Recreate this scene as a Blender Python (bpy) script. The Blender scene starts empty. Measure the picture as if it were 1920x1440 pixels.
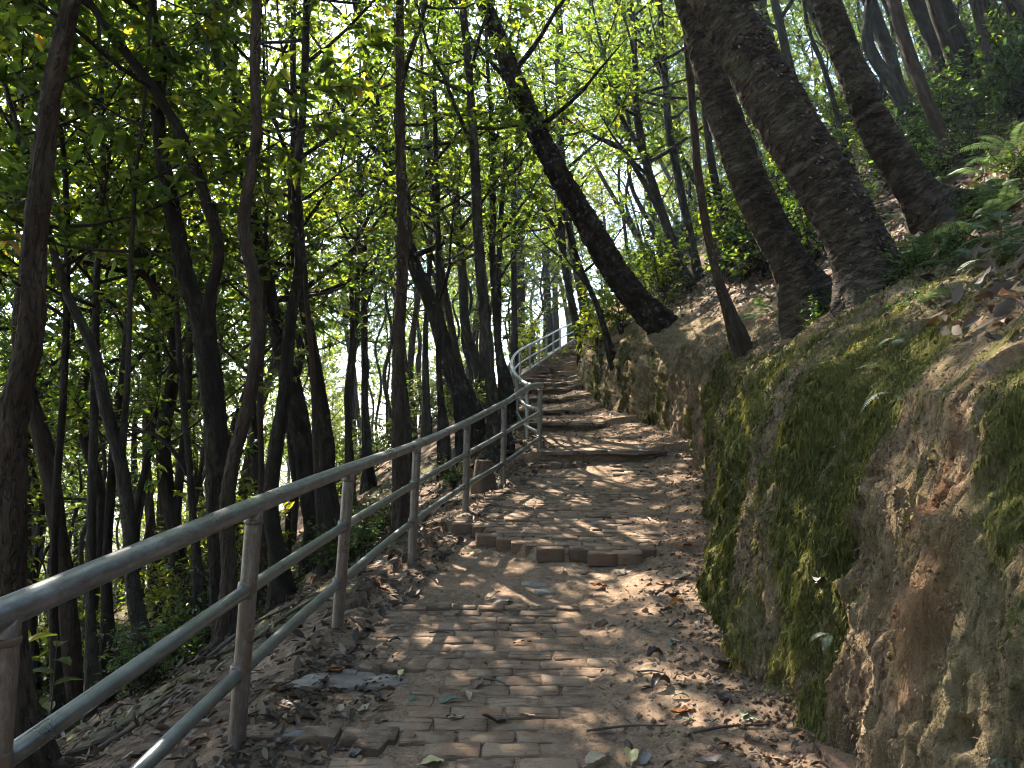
import bpy, math, random
import numpy as np
from mathutils import Vector, Matrix

# ------------------------------------------------------------------ camera, sky, sun, exposure
SC = bpy.context.scene
COL = SC.collection
CAMZ = 1.5
PITCH = math.radians(5.0)
HAZE = 0.0009
F = 1443.0                                   # focal length in photo pixels (1920 wide)

cam_d = bpy.data.cameras.new('camera')
cam_d.sensor_fit = 'HORIZONTAL'; cam_d.sensor_width = 36.0
cam_d.lens = 36.0 * F / 1920.0
cam_d.clip_start = 0.05; cam_d.clip_end = 4000
cam = bpy.data.objects.new('camera', cam_d); COL.objects.link(cam)
cam.location = (0, 0, CAMZ); cam.rotation_euler = (math.pi / 2 + PITCH, 0, 0)
SC.camera = cam

SUN_AZ = math.radians(-30.0)                 # measured from +Y (view direction) towards +X
SUN_EL = math.radians(46.0)
sun_dir = Vector((math.sin(SUN_AZ) * math.cos(SUN_EL), math.cos(SUN_AZ) * math.cos(SUN_EL), math.sin(SUN_EL)))
world = bpy.data.worlds.new('World'); SC.world = world; world.use_nodes = True
wnt = world.node_tree; wnt.nodes.clear()
sky = wnt.nodes.new('ShaderNodeTexSky'); sky.sky_type = 'NISHITA'; sky.sun_disc = False
sky.sun_elevation = SUN_EL; sky.sun_rotation = SUN_AZ
sky.dust_density = 1.0; sky.air_density = 1.2; sky.ozone_density = 1.5
bg = wnt.nodes.new('ShaderNodeBackground'); bg.inputs['Strength'].default_value = 0.11
wo = wnt.nodes.new('ShaderNodeOutputWorld')
wnt.links.new(sky.outputs[0], bg.inputs[0]); wnt.links.new(bg.outputs[0], wo.inputs[0])

sl = bpy.data.lights.new('sun', 'SUN'); sl.energy = 5.0; sl.angle = math.radians(0.5); sl.color = (1.0, 0.92, 0.78)
so = bpy.data.objects.new('sun', sl); COL.objects.link(so)
so.rotation_euler = sun_dir.to_track_quat('Z', 'Y').to_euler()
so.location = (-10, 20, 30)

SC.render.engine = 'CYCLES'
SC.view_settings.view_transform = 'Standard'; SC.view_settings.look = 'None'
SC.view_settings.exposure = 2.62; SC.view_settings.gamma = 1.0; SC.view_settings.use_curve_mapping = False
cy = SC.cycles
cy.max_bounces = 4; cy.diffuse_bounces = 2; cy.glossy_bounces = 2; cy.transmission_bounces = 4; cy.volume_bounces = 0
cy.transparent_max_bounces = 4; cy.caustics_reflective = False; cy.caustics_refractive = False
cy.volume_step_rate = 1.0; cy.use_denoising = True; cy.use_adaptive_sampling = True; cy.adaptive_threshold = 0.022; cy.filter_width = 1.05; cy.adaptive_min_samples = 16
cy.sample_clamp_indirect = 6.0

# ------------------------------------------------------------------ helpers: projection, noise, meshes
SP, CP = math.sin(PITCH), math.cos(PITCH)
def ray(px, py):
    u = (px - 960) / F; v = (720 - py) / F
    y = CP - SP * v
    return np.array([u / y, 1.0, (SP + CP * v) / y])
def P(px, py, d):
    r = ray(px, py) * d; r[2] += CAMZ
    return r

def _h(ix, iy, iz, seed):
    with np.errstate(over='ignore'):
        h = (ix.astype(np.uint32) * np.uint32(374761393) + iy.astype(np.uint32) * np.uint32(668265263)
             + iz.astype(np.uint32) * np.uint32(2147483647) + np.uint32(seed) * np.uint32(974634777))
        h = (h ^ (h >> np.uint32(13))) * np.uint32(1274126177)
        h = (h ^ (h >> np.uint32(16))) * np.uint32(2246822519)
        h = h ^ (h >> np.uint32(15))
    return h.astype(np.float64) / 4294967295.0
def vnoise(x, y, z=0.0, seed=0):
    x, y, z = np.broadcast_arrays(np.asarray(x, float), np.asarray(y, float), np.asarray(z, float))
    fx, fy, fz = np.floor(x), np.floor(y), np.floor(z)
    ix, iy, iz = fx.astype(np.int64), fy.astype(np.int64), fz.astype(np.int64)
    x, y, z = x - fx, y - fy, z - fz
    x = x * x * (3 - 2 * x); y = y * y * (3 - 2 * y); z = z * z * (3 - 2 * z)
    r = 0.0
    for a in (0, 1):
        for b in (0, 1):
            for c in (0, 1):
                w = (x if a else 1 - x) * (y if b else 1 - y) * (z if c else 1 - z)
                r = r + w * _h(ix + a, iy + b, iz + c, seed)
    return r * 2 - 1
def fbm(x, y, z=0.0, o=4, seed=0, gain=0.5):
    r = 0.0; a = 1.0; f = 1.0
    for k in range(o):
        r = r + a * vnoise(np.asarray(x) * f + 17.3 * k, np.asarray(y) * f - 9.1 * k, np.asarray(z) * f + 3.7 * k, seed + k)
        a *= gain; f *= 2.03
    return r
def sstep(a, b, x):
    t = np.clip((x - a) / (b - a), 0, 1); return t * t * (3 - 2 * t)
def nrm(v):
    return v / np.maximum(np.linalg.norm(v, axis=-1, keepdims=True), 1e-9)

def make_mesh(name, V, quads=None, tris=None, mats=(), smooth=True, attrs=None, midx=None):
    V = np.asarray(V, np.float32)
    me = bpy.data.meshes.new(name)
    nq = 0 if quads is None else len(quads); nt = 0 if tris is None else len(tris)
    idx = []
    if nq: idx.append(np.asarray(quads, np.int32).ravel())
    if nt: idx.append(np.asarray(tris, np.int32).ravel())
    idx = np.concatenate(idx)
    starts = np.concatenate([np.arange(nq) * 4, nq * 4 + np.arange(nt) * 3]).astype(np.int32)
    tot = np.concatenate([np.full(nq, 4), np.full(nt, 3)]).astype(np.int32)
    me.vertices.add(len(V)); me.vertices.foreach_set('co', V.ravel())
    me.loops.add(len(idx)); me.loops.foreach_set('vertex_index', idx)
    me.polygons.add(nq + nt); me.polygons.foreach_set('loop_start', starts)
    me.polygons.foreach_set('loop_total', tot)
    if smooth: me.polygons.foreach_set('use_smooth', np.ones(nq + nt, bool))
    for m in mats: me.materials.append(m)
    if midx is not None: me.polygons.foreach_set('material_index', np.asarray(midx, np.int32))
    for k, a in (attrs or {}).items():
        a = np.asarray(a, np.float32)
        if a.ndim == 1:
            at = me.attributes.new(k, 'FLOAT', 'POINT'); at.data.foreach_set('value', a)
        else:
            at = me.attributes.new(k, 'FLOAT_VECTOR', 'POINT'); at.data.foreach_set('vector', a.ravel())
    me.update(calc_edges=True)
    return me

def link(name, data, parent=None, loc=None, rot=None, scale=None, label=None, category=None, group=None, kind=None):
    o = bpy.data.objects.new(name, data); COL.objects.link(o)
    if parent is not None: o.parent = parent
    if loc is not None: o.location = loc
    if rot is not None: o.rotation_euler = rot
    if scale is not None: o.scale = scale if hasattr(scale, '__len__') else (scale,) * 3
    if label: o['label'] = label
    if category: o['category'] = category
    if group: o['group'] = group
    if kind: o['kind'] = kind
    return o

class Bag:
    """collects geometry pieces into one mesh"""
    def __init__(s): s.V = []; s.Q = []; s.T = []; s.n = 0; s.A = {}
    def add(s, V, Q=None, T=None, **attrs):
        V = np.asarray(V, float)
        if Q is not None and len(Q): s.Q.append(np.asarray(Q) + s.n)
        if T is not None and len(T): s.T.append(np.asarray(T) + s.n)
        s.V.append(V); s.n += len(V)
        for k, a in attrs.items(): s.A.setdefault(k, []).append(np.asarray(a, float))
    def mesh(s, name, mats, smooth=True, off=None):
        V = np.concatenate(s.V)
        if off is not None: V = V - np.asarray(off)
        at = {k: np.concatenate(a) for k, a in s.A.items()}
        return make_mesh(name, V, np.concatenate(s.Q) if s.Q else None, np.concatenate(s.T) if s.T else None, mats, smooth, at)

def grid_quads(nr, nc, wrap=False):
    i = np.arange(nr - 1)[:, None] * nc; j = np.arange(nc if wrap else nc - 1)[None, :]
    j2 = (j + 1) % nc
    return np.stack([i + j, i + j2, i + nc + j2, i + nc + j], -1).reshape(-1, 4)

def catmull(pts, n):
    pts = np.asarray(pts, float)
    if len(pts) < 3:
        t = np.linspace(0, 1, n)[:, None]; return pts[0] * (1 - t) + pts[-1] * t
    s = np.concatenate([[0], np.cumsum(np.maximum(np.linalg.norm(np.diff(pts[:, :3], axis=0), axis=1), 1e-6))])
    m = np.gradient(pts, s, axis=0)
    q = np.linspace(0, s[-1], n); k = np.clip(np.searchsorted(s, q, 'right') - 1, 0, len(s) - 2)
    h = (s[k + 1] - s[k])[:, None]; t = ((q - s[k])[:, None]) / h
    return ((2 * t**3 - 3 * t**2 + 1) * pts[k] + (t**3 - 2 * t**2 + t) * h * m[k]
            + (-2 * t**3 + 3 * t**2) * pts[k + 1] + (t**3 - t**2) * h * m[k + 1])

def frames(C):
    T = nrm(np.gradient(C, axis=0))
    ref = np.array([0.0, 1.0, 0.0]) if abs(T[0, 1]) < 0.9 else np.array([1.0, 0, 0])
    U = np.zeros_like(T); u = nrm(np.cross(ref, T[0]))
    for i in range(len(T)):
        u = u - T[i] * u.dot(T[i]); u = u / max(np.linalg.norm(u), 1e-9); U[i] = u
    return T, U, np.cross(T, U)

def tube(C, R, sides, disp=None, cap=True, soff=0.0):
    """C (n,3), R (n,) -> V, Q, bk (straightened coordinates)"""
    C = np.asarray(C, float); n = len(C)
    T, U, W = frames(C)
    s = np.concatenate([[0], np.cumsum(np.linalg.norm(np.diff(C, axis=0), axis=1))]) + soff
    a = np.arange(sides) * 2 * math.pi / sides
    ca, sa = np.cos(a), np.sin(a)
    R2 = np.repeat(np.asarray(R, float)[:, None], sides, 1)
    if disp is not None: R2 = R2 + disp(np.repeat(a[None], n, 0), np.repeat(s[:, None], sides, 1), R2)
    V = C[:, None] + R2[..., None] * (ca[None, :, None] * U[:, None] + sa[None, :, None] * W[:, None])
    bk = np.stack([np.repeat((np.asarray(R))[:, None], sides, 1) * ca, np.repeat((np.asarray(R))[:, None], sides, 1) * sa, np.repeat(s[:, None], sides, 1)], -1)
    V = V.reshape(-1, 3); bk = bk.reshape(-1, 3)
    Q = grid_quads(n, sides, True)
    if cap:
        V = np.concatenate([V, [C[0], C[-1]]]); bk = np.concatenate([bk, [bk[0], bk[-1]]])
        j = np.arange(sides); j2 = (j + 1) % sides; b = (n - 1) * sides
        Tt = np.concatenate([np.stack([np.full(sides, n * sides), j2, j], -1), np.stack([np.full(sides, n * sides + 1), b + j, b + j2], -1)])
    else: Tt = None
    return V, Q, Tt, bk

def leaf_geo(pos, d, n, size, wid=0.42, fold=0.25, droop=0.25, q=1, rnd=None):
    """many leaves at once. q 0: kite, 1: hexagon folded on the midrib, 2: rounded"""
    N = len(pos)
    d = nrm(d); n = nrm(n - d * (n * d).sum(-1, keepdims=True)); s = np.cross(d, n)
    size = np.broadcast_to(np.asarray(size, float), (N,))
    wid = np.broadcast_to(np.asarray(wid, float), (N,)); fold = np.broadcast_to(np.asarray(fold, float), (N,)); droop = np.broadcast_to(np.asarray(droop, float), (N,))
    if q == 0: tp = [(0, 0), (.42, .5), (1, 0), (.42, -.5)]; Q = [[0, 1, 2, 3]]
    elif q == 1: tp = [(0, 0), (.28, .46), (.66, .42), (1, 0), (.66, -.42), (.28, -.46)]; Q = [[0, 1, 2, 3], [0, 3, 4, 5]]
    else:
        tp = [(0, 0), (.5, 0), (1, 0), (.18, .34), (.5, .5), (.8, .3), (.18, -.34), (.5, -.5), (.8, -.3)]
        Q = [[0, 3, 4, 1], [1, 4, 5, 2], [0, 1, 7, 6], [1, 2, 8, 7]]
    tp = np.array(tp); k = len(tp)
    t = tp[:, 0][None, :, None]; w = tp[:, 1][None, :, None]
    V = pos[:, None] + size[:, None, None] * (t * d[:, None] + w * wid[:, None, None] * 2 * 0.5 * s[:, None] * 2 * 0.5
        + (fold[:, None, None] * np.abs(w) * wid[:, None, None] * 2 - droop[:, None, None] * t**2) * n[:, None])
    Qs = (np.array(Q)[None] + (np.arange(N) * k)[:, None, None]).reshape(-1, 4)
    r = np.repeat(np.random.default_rng(N).random(N) if rnd is None else rnd, k)
    return V.reshape(-1, 3), Qs, r

# ------------------------------------------------------------------ materials
class M:
    def __init__(s, name):
        s.m = bpy.data.materials.new(name); s.m.use_nodes = True; s.t = s.m.node_tree; s.t.nodes.clear()
        s.out = s.t.nodes.new('ShaderNodeOutputMaterial')
    def n(s, ty, _p=None, **inp):
        nd = s.t.nodes.new('ShaderNode' + ty)
        for k, v in (_p or {}).items(): setattr(nd, k, v)
        for k, v in inp.items():
            k = k.replace('_', ' ') if k.replace('_', ' ') in nd.inputs else k
            s.set(nd.inputs[int(k[1:]) if k[0] == 'i' and k[1:].isdigit() else k], v)
        return nd
    def set(s, sock, v):
        if isinstance(v, bpy.types.NodeSocket): s.t.links.new(v, sock)
        elif isinstance(v, bpy.types.Node): s.t.links.new(v.outputs[0], sock)
        else:
            if hasattr(sock.default_value, '__len__') and hasattr(v, '__len__') and len(sock.default_value) == 4 and len(v) == 3: v = (*v, 1)
            sock.default_value = v
    def attr(s, name, vec=False):
        nd = s.n('Attribute', {'attribute_name': name}); return nd.outputs['Vector' if vec else 'Fac']
    def noise(s, vec, scale, detail=5, rough=0.6, dist=0.0):
        return s.n('TexNoise', Vector=vec, Scale=scale, Detail=detail, Roughness=rough, Distortion=dist).outputs[0]
    def mapv(s, vec, scale=(1, 1, 1)):
        return s.n('Mapping', Vector=vec, Scale=scale).outputs[0]
    def ramp(s, fac, stops, interp='LINEAR'):
        nd = s.n('ValToRGB'); e = nd.color_ramp; e.interpolation = interp
        while len(e.elements) < len(stops): e.elements.new(0.5)
        for el, (p, c) in zip(e.elements, stops):
            el.position = p; el.color = (*c, 1) if hasattr(c, '__len__') else (c, c, c, 1)
        s.set(nd.inputs[0], fac); return nd.outputs[0]
    def mix(s, f, a, b, mode='MIX'):
        nd = s.n('Mix', {'data_type': 'RGBA', 'blend_type': mode})
        s.set(nd.inputs[0], f); s.set(nd.inputs[6], a); s.set(nd.inputs[7], b); return nd.outputs[2]
    def math(s, op, a, b=0.5):
        nd = s.n('Math', {'operation': op}); s.set(nd.inputs[0], a); s.set(nd.inputs[1], b); return nd.outputs[0]
    def bump(s, h, strength=0.5, dist=0.02, normal=None):
        nd = s.n('Bump', Strength=strength, Distance=dist, Height=h)
        if normal is not None: s.set(nd.inputs['Normal'], normal)
        return nd.outputs[0]
    def bsdf(s, color, rough=0.9, spec=0.2, normal=None, metal=0.0):
        nd = s.n('BsdfPrincipled'); s.set(nd.inputs['Base Color'], color); s.set(nd.inputs['Roughness'], rough)
        s.set(nd.inputs['Specular IOR Level'], spec); s.set(nd.inputs['Metallic'], metal)
        if normal is not None: s.set(nd.inputs['Normal'], normal)
        return nd.outputs[0]
    def done(s, sh): s.t.links.new(sh, s.out.inputs[0]); return s.m

def leaf_mat(name, stops, tint=(1.25, 1.35, 0.45), trans=0.5, rough=0.42, spec=0.35):
    k = M(name); c = k.ramp(k.attr('rnd'), stops)
    tc = k.mix(1.0, c, tint, 'MULTIPLY')
    a = k.bsdf(c, rough, spec); b = k.n('BsdfTranslucent', Color=tc).outputs[0]
    mx = k.n('MixShader'); k.set(mx.inputs[0], trans); k.t.links.new(a, mx.inputs[1]); k.t.links.new(b, mx.inputs[2])
    return k.done(mx.outputs[0])

GREEN = [(0.0, (0.015, 0.028, 0.011)), (0.45, (0.032, 0.052, 0.017)), (0.8, (0.066, 0.085, 0.023)), (0.96, (0.13, 0.135, 0.03)), (1.0, (0.18, 0.11, 0.04))]
LEAF = leaf_mat('leaf_green', GREEN, (4.6, 4.4, 0.95), 0.56)
LEAF_DARK = leaf_mat('leaf_dark_green', [(0, (0.016, 0.032, 0.014)), (0.6, (0.03, 0.052, 0.018)), (1, (0.06, 0.08, 0.022))], (4.4, 4.3, 0.95), 0.54)
LEAF_YEL = leaf_mat('leaf_yellow_green', [(0, (0.05, 0.07, 0.014)), (0.6, (0.085, 0.105, 0.02)), (0.93, (0.14, 0.14, 0.024)), (1, (0.18, 0.1, 0.04))], (3.6, 3.5, 0.85), 0.55)
SHRUB = leaf_mat('shrub_leaf', [(0, (0.022, 0.045, 0.016)), (0.6, (0.045, 0.075, 0.023)), (1, (0.09, 0.115, 0.03))], (2.0, 2.2, 0.9), 0.45, 0.35, 0.5)
FERN = leaf_mat('fern_frond', [(0, (0.045, 0.068, 0.045)), (0.6, (0.08, 0.11, 0.065)), (1, (0.14, 0.165, 0.085))], (1.5, 1.7, 0.8), 0.3, 0.4, 0.5)
MOSS = leaf_mat('moss_strand', [(0, (0.04, 0.043, 0.013)), (0.5, (0.1, 0.1, 0.026)), (1, (0.24, 0.215, 0.065))], (1.5, 1.5, 0.6), 0.3, 0.9, 0.1)
DEAD = leaf_mat('dead_leaf', [(0, (0.035, 0.025, 0.019)), (0.4, (0.075, 0.05, 0.034)), (0.7, (0.14, 0.097, 0.066)), (0.9, (0.23, 0.17, 0.12)), (1, (0.36, 0.29, 0.22))], (1.2, 0.95, 0.7), 0.15, 0.6, 0.3)

def bark_mat(name, c0, c1, c2, vs=(9, 9, 3), bs=(40, 40, 9), strength=0.7, moss=0.25):
    k = M(name); bk = k.attr('bk', True)
    n1 = k.noise(k.mapv(bk, vs), 1.0, 6, 0.65, 0.3)
    n2 = k.noise(k.mapv(bk, bs), 1.0, 5, 0.7)
    c = k.ramp(n1, [(0.3, c0), (0.5, c1), (0.72, c2)])
    c = k.mix(k.math('MULTIPLY', n2, 0.7), c, tuple(x * 0.35 for x in c0), 'MIX')
    n3 = k.noise(k.mapv(bk, (bs[0] * 0.55, bs[1] * 0.55, bs[2] * 0.55)), 1.0, 3, 0.55, 0.6)
    crack = k.ramp(k.math('ABSOLUTE', k.math('SUBTRACT', n3, 0.5)), [(0.0, 1.0), (0.035, 0.0)])
    c = k.mix(k.math('MULTIPLY', crack, 0.5), c, (0.012, 0.009, 0.007))
    lich = k.ramp(k.noise(k.mapv(bk, (5, 5, 2.5)), 1.0, 4, 0.6), [(0.56, 0.0), (0.68, moss)])
    c = k.mix(lich, c, (0.12, 0.13, 0.06))
    h = k.math('SUBTRACT', k.math('ADD', k.math('MULTIPLY', n1, 0.6), n2), crack)
    return k.done(k.bsdf(c, 0.92, 0.15, k.bump(h, strength, 0.03)))
BARK = bark_mat('bark_dark', (0.014, 0.010, 0.008), (0.03, 0.022, 0.016), (0.07, 0.053, 0.04))
BARK_BROWN = bark_mat('bark_brown', (0.03, 0.02, 0.013), (0.068, 0.046, 0.032), (0.13, 0.094, 0.068), moss=0.15)
BARK_GREY = bark_mat('bark_grey', (0.022, 0.018, 0.014), (0.052, 0.043, 0.033), (0.115, 0.098, 0.077), moss=0.35)
BARK_RING = bark_mat('bark_horizontal_rings', (0.03, 0.022, 0.016), (0.085, 0.063, 0.045), (0.2, 0.155, 0.115), (7, 7, 19), (16, 16, 60), 0.9, 0.3)

def soil_mat():
    k = M('path_dirt'); p = k.n('NewGeometry').outputs['Position']
    a = k.noise(p, 2.2, 5, 0.6); b = k.noise(p, 22, 6, 0.7); c3 = k.noise(p, 160, 3, 0.7)
    c = k.ramp(a, [(0.3, (0.16, 0.107, 0.068)), (0.5, (0.24, 0.162, 0.107)), (0.7, (0.315, 0.22, 0.148))])
    b2 = k.noise(p, 55, 4, 0.7)
    c = k.mix(k.ramp(b, [(0.42, 0.0), (0.6, 0.8)]), c, (0.125, 0.077, 0.047))
    c = k.mix(k.ramp(b2, [(0.52, 0.0), (0.62, 0.75)]), c, (0.075, 0.05, 0.036))
    c = k.mix(k.ramp(c3, [(0.56, 0.0), (0.66, 0.7)]), c, (0.38, 0.275, 0.185))
    red = k.ramp(k.noise(p, 1.1, 3), [(0.55, 0.0), (0.7, 0.4)])
    c = k.mix(red, c, (0.3, 0.165, 0.1))
    h = k.math('ADD', k.math('MULTIPLY', b, 1.0), k.math('MULTIPLY', c3, 0.5))
    return k.done(k.bsdf(c, 0.95, 0.12, k.bump(h, 0.5, 0.02)))
DIRT = soil_mat()

def brick_mat():
    k = M('worn_brick'); p = k.n('NewGeometry').outputs['Position']; oi = k.n('ObjectInfo').outputs['Random']
    r = k.math('FRACT', k.math('ADD', oi, k.attr('rnd')), 0)
    base = k.ramp(r, [(0, (0.1, 0.064, 0.043)), (0.35, (0.175, 0.11, 0.072)), (0.7, (0.225, 0.137, 0.087)), (1, (0.285, 0.196, 0.13))])
    n1 = k.noise(p, 14, 6, 0.65); n2 = k.noise(p, 90, 5, 0.7); n3 = k.noise(k.mapv(p, (6, 45, 45)), 1.0, 5, 0.7)
    dust = k.ramp(n1, [(0.42, 0.0), (0.6, 0.8)])
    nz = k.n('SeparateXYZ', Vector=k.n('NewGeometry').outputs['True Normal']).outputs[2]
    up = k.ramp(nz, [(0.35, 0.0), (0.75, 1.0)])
    c = k.mix(k.math('MULTIPLY', dust, up), k.mix(up, k.mix(0.5, base, (0.05, 0.034, 0.025)), base), (0.252, 0.18, 0.126))  # dust lies on tops; side faces darkened in the colour to imitate shade
    c = k.mix(k.ramp(n3, [(0.36, 0.8), (0.46, 0.0)]), c, (0.06, 0.04, 0.03))
    c = k.mix(k.ramp(n2, [(0.56, 0.0), (0.66, 0.6)]), c, (0.07, 0.048, 0.036))
    c = k.mix(k.ramp(k.noise(p, 3.1, 3), [(0.6, 0.0), (0.75, 0.35)]), c, (0.11, 0.11, 0.055))
    h = k.math('ADD', k.math('MULTIPLY', n1, 0.6), k.math('ADD', k.math('MULTIPLY', n2, 0.25), k.math('MULTIPLY', n3, 0.8)))
    return k.done(k.bsdf(c, 0.93, 0.15, k.bump(h, 0.55, 0.015)))
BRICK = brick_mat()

def stone_mat(name, c0, c1, c2):
    k = M(name); p = k.n('NewGeometry').outputs['Position']
    n1 = k.noise(p, 6, 6, 0.65); n2 = k.noise(p, 50, 5, 0.7)
    c = k.ramp(n1, [(0.3, c0), (0.5, c1), (0.7, c2)])
    c = k.mix(k.ramp(n2, [(0.5, 0.0), (0.7, 0.5)]), c, c0)
    return k.done(k.bsdf(c, 0.9, 0.2, k.bump(k.math('ADD', n1, k.math('MULTIPLY', n2, 0.5)), 0.6, 0.02)))
STEP = stone_mat('step_stone', (0.075, 0.052, 0.038), (0.15, 0.108, 0.08), (0.25, 0.185, 0.14))
SLATE = stone_mat('grey_slab', (0.13, 0.105, 0.085), (0.22, 0.185, 0.155), (0.3, 0.26, 0.22))
PALE = stone_mat('pale_stone', (0.18, 0.14, 0.1), (0.27, 0.215, 0.165), (0.34, 0.28, 0.22))

def bank_mat():
    k = M('mossy_earth'); p = k.n('NewGeometry').outputs['Position']
    moss = k.attr('moss'); red = k.attr('red')
    st = k.noise(k.mapv(p, (16, 16, 4)), 1.0, 6, 0.68, 0.4); fine = k.noise(p, 70, 5, 0.7); big = k.noise(p, 3.0, 5, 0.6)
    med = k.noise(k.mapv(p, (34, 34, 11)), 1.0, 5, 0.7, 0.5)
    soil = k.ramp(st, [(0.3, (0.105, 0.07, 0.042)), (0.48, (0.245, 0.17, 0.105)), (0.7, (0.4, 0.295, 0.19))])
    soil = k.mix(k.ramp(med, [(0.38, 0.85), (0.5, 0.0)]), soil, (0.065, 0.047, 0.031))
    soil = k.mix(k.ramp(fine, [(0.56, 0.0), (0.68, 0.6)]), soil, (0.3, 0.235, 0.165))
    soil = k.mix(k.ramp(big, [(0.42, 0.0), (0.6, 0.55)]), soil, (0.15, 0.13, 0.06))
    soil = k.mix(k.math('MULTIPLY', red, 0.8), soil, k.ramp(st, [(0.3, (0.14, 0.06, 0.028)), (0.7, (0.4, 0.19, 0.095))]))
    mc = k.ramp(k.noise(p, 30, 5, 0.7), [(0.36, (0.045, 0.044, 0.014)), (0.5, (0.11, 0.105, 0.028)), (0.66, (0.2, 0.18, 0.055))])
    mf = k.ramp(k.math('ADD', moss, k.math('MULTIPLY', k.math('SUBTRACT', med, 0.5), 1.6)), [(0.38, 0.0), (0.62, 0.9)])
    c = k.mix(mf, soil, mc)
    h = k.math('ADD', k.math('MULTIPLY', st, 1.0), k.math('MULTIPLY', fine, 0.6))
    return k.done(k.bsdf(c, 0.96, 0.08, k.bump(k.math('ADD', h, med), 0.9, 0.04)))
BANKM = bank_mat()

def ground_mat():
    k = M('forest_floor'); p = k.n('NewGeometry').outputs['Position']
    a = k.noise(p, 1.4, 5, 0.6); b = k.noise(p, 18, 6, 0.7); v = k.n('TexVoronoi', Vector=p, Scale=16.0)
    c = k.ramp(a, [(0.3, (0.065, 0.042, 0.03)), (0.5, (0.115, 0.075, 0.052)), (0.7, (0.165, 0.11, 0.078))])
    lf = k.ramp(k.n('SeparateColor', Color=v.outputs['Color']).outputs[0], [(0.0, (0.05, 0.034, 0.026)), (0.5, (0.12, 0.076, 0.05)), (1.0, (0.24, 0.165, 0.115))])
    c = k.mix(0.55, c, lf)
    gx = k.ramp(k.noise(p, 0.5, 4), [(0.5, 0.0), (0.62, 0.6)])
    c = k.mix(gx, c, (0.06, 0.085, 0.028))
    return k.done(k.bsdf(c, 0.95, 0.12, k.bump(k.math('ADD', b, v.outputs['Distance']), 0.7, 0.05)))
FLOOR = ground_mat()

def rail_mat():
    k = M('worn_galvanised_pipe'); p = k.n('NewGeometry').outputs['Position']; bk = k.attr('bk', True)
    n1 = k.noise(p, 5, 6, 0.7); n2 = k.noise(k.mapv(bk, (30, 30, 9)), 1.0, 6, 0.75); n3 = k.noise(p, 120, 3, 0.6)
    c = k.ramp(n1, [(0.3, (0.18, 0.2, 0.212)), (0.55, (0.29, 0.315, 0.33)), (0.75, (0.4, 0.43, 0.445))])
    dirt = k.ramp(k.math('ADD', n2, k.attr('grime')), [(0.5, 0.0), (0.8, 0.95)])
    c = k.mix(dirt, c, (0.1, 0.07, 0.05))
    c = k.mix(k.ramp(n3, [(0.68, 0.0), (0.75, 0.6)]), c, (0.09, 0.06, 0.045))
    rough = k.ramp(n1, [(0.3, 0.24), (0.7, 0.4)])
    metal = k.math('SUBTRACT', 0.9, k.math('MULTIPLY', dirt, 0.75))
    return k.done(k.bsdf(c, rough, 0.5, k.bump(k.math('ADD', n2, n3), 0.15, 0.004), metal))
RAIL = rail_mat()
def plain(name, c, rough=0.8, spec=0.3):
    k = M(name); p = k.n('NewGeometry').outputs['Position']
    n1 = k.noise(p, 35, 5, 0.7)
    return k.done(k.bsdf(k.mix(k.ramp(n1, [(0.35, 0.0), (0.7, 1.0)]), c, tuple(x * 0.55 for x in c)), rough, spec, k.bump(n1, 0.4, 0.01)))
CHAR = plain('charred_wood', (0.004, 0.004, 0.005), 0.9, 0.1)
TWIG = plain('dry_twig', (0.075, 0.054, 0.04))
WOODCUT = plain('cut_stump_wood', (0.12, 0.075, 0.045))

# ------------------------------------------------------------------ terrain functions
def tab(keys, smooth=0.0):
    xs = np.array([k[0] for k in keys], float); ys = np.array([k[1] for k in keys], float)
    if not smooth: return lambda q: np.interp(q, xs, ys)
    X = np.arange(xs[0], xs[-1], 0.1); Y = np.interp(X, xs, ys)
    w = np.hanning(int(smooth / 0.1) * 2 + 3); w /= w.sum()
    Yp = np.pad(Y, len(w) // 2, mode='reflect', reflect_type='odd'); Y2 = np.convolve(Yp, w, 'valid')[:len(X)]
    return lambda q: np.interp(q, X, Y2)
ZP0 = [(-60, -5), (-10, -0.85), (-3, -0.3), (0, 0.0), (3.14, 0.345), (4.55, 0.46), (6.2, 0.67), (7.8, 0.89), (9.2, 1.09), (10.5, 1.42), (11, 1.58), (13, 1.87),
       (13.4, 1.97), (15.2, 2.24), (17.4, 2.62), (18.6, 2.95), (21, 3.62), (24, 4.3), (27, 5.0), (30, 5.75), (33, 6.5), (45, 9.0), (70, 12), (140, 14), (700, 15)]
zp_s = tab(ZP0, 0.6)
STEPS = [(10.55, 0.13), (13.2, 0.11), (15.3, 0.09), (17.4, 0.1)]
for i in range(24): STEPS.append((18.6 + 0.6 * i, 0.13))
_stair = [(y, float(zp_s(y))) for y in (-60, -10, -3, 0, 2, 3.14, 4.55, 6.2, 7.8, 9.2)] 
_sy = [s[0] for s in STEPS]
for i, (y, h) in enumerate(STEPS):
    top = float(zp_s(y)) + h * 0.5; bot = top - h
    _stair += [(y - 0.012, bot), (y + 0.012, top)]
_stair += [(34, float(zp_s(34))), (700, 15)]
zp_st = tab(_stair)
XL = tab([(-60, -3.0), (-5, -1.3), (1.8, -1.19), (3.14, -1.138), (4.55, -1.05), (6.2, -0.816), (7.8, -0.476), (9.2, -0.108), (10.7, 0.33), (12.3, 0.19), (13.7, 0.05), (15, 0.0),
          (17.5, 0.0), (19, 0.1), (20.5, 0.43), (23.5, 0.98), (27, 1.68), (29.5, 2.29), (36, 4.3), (50, 9), (70, 16), (140, 45), (700, 300)])
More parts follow.
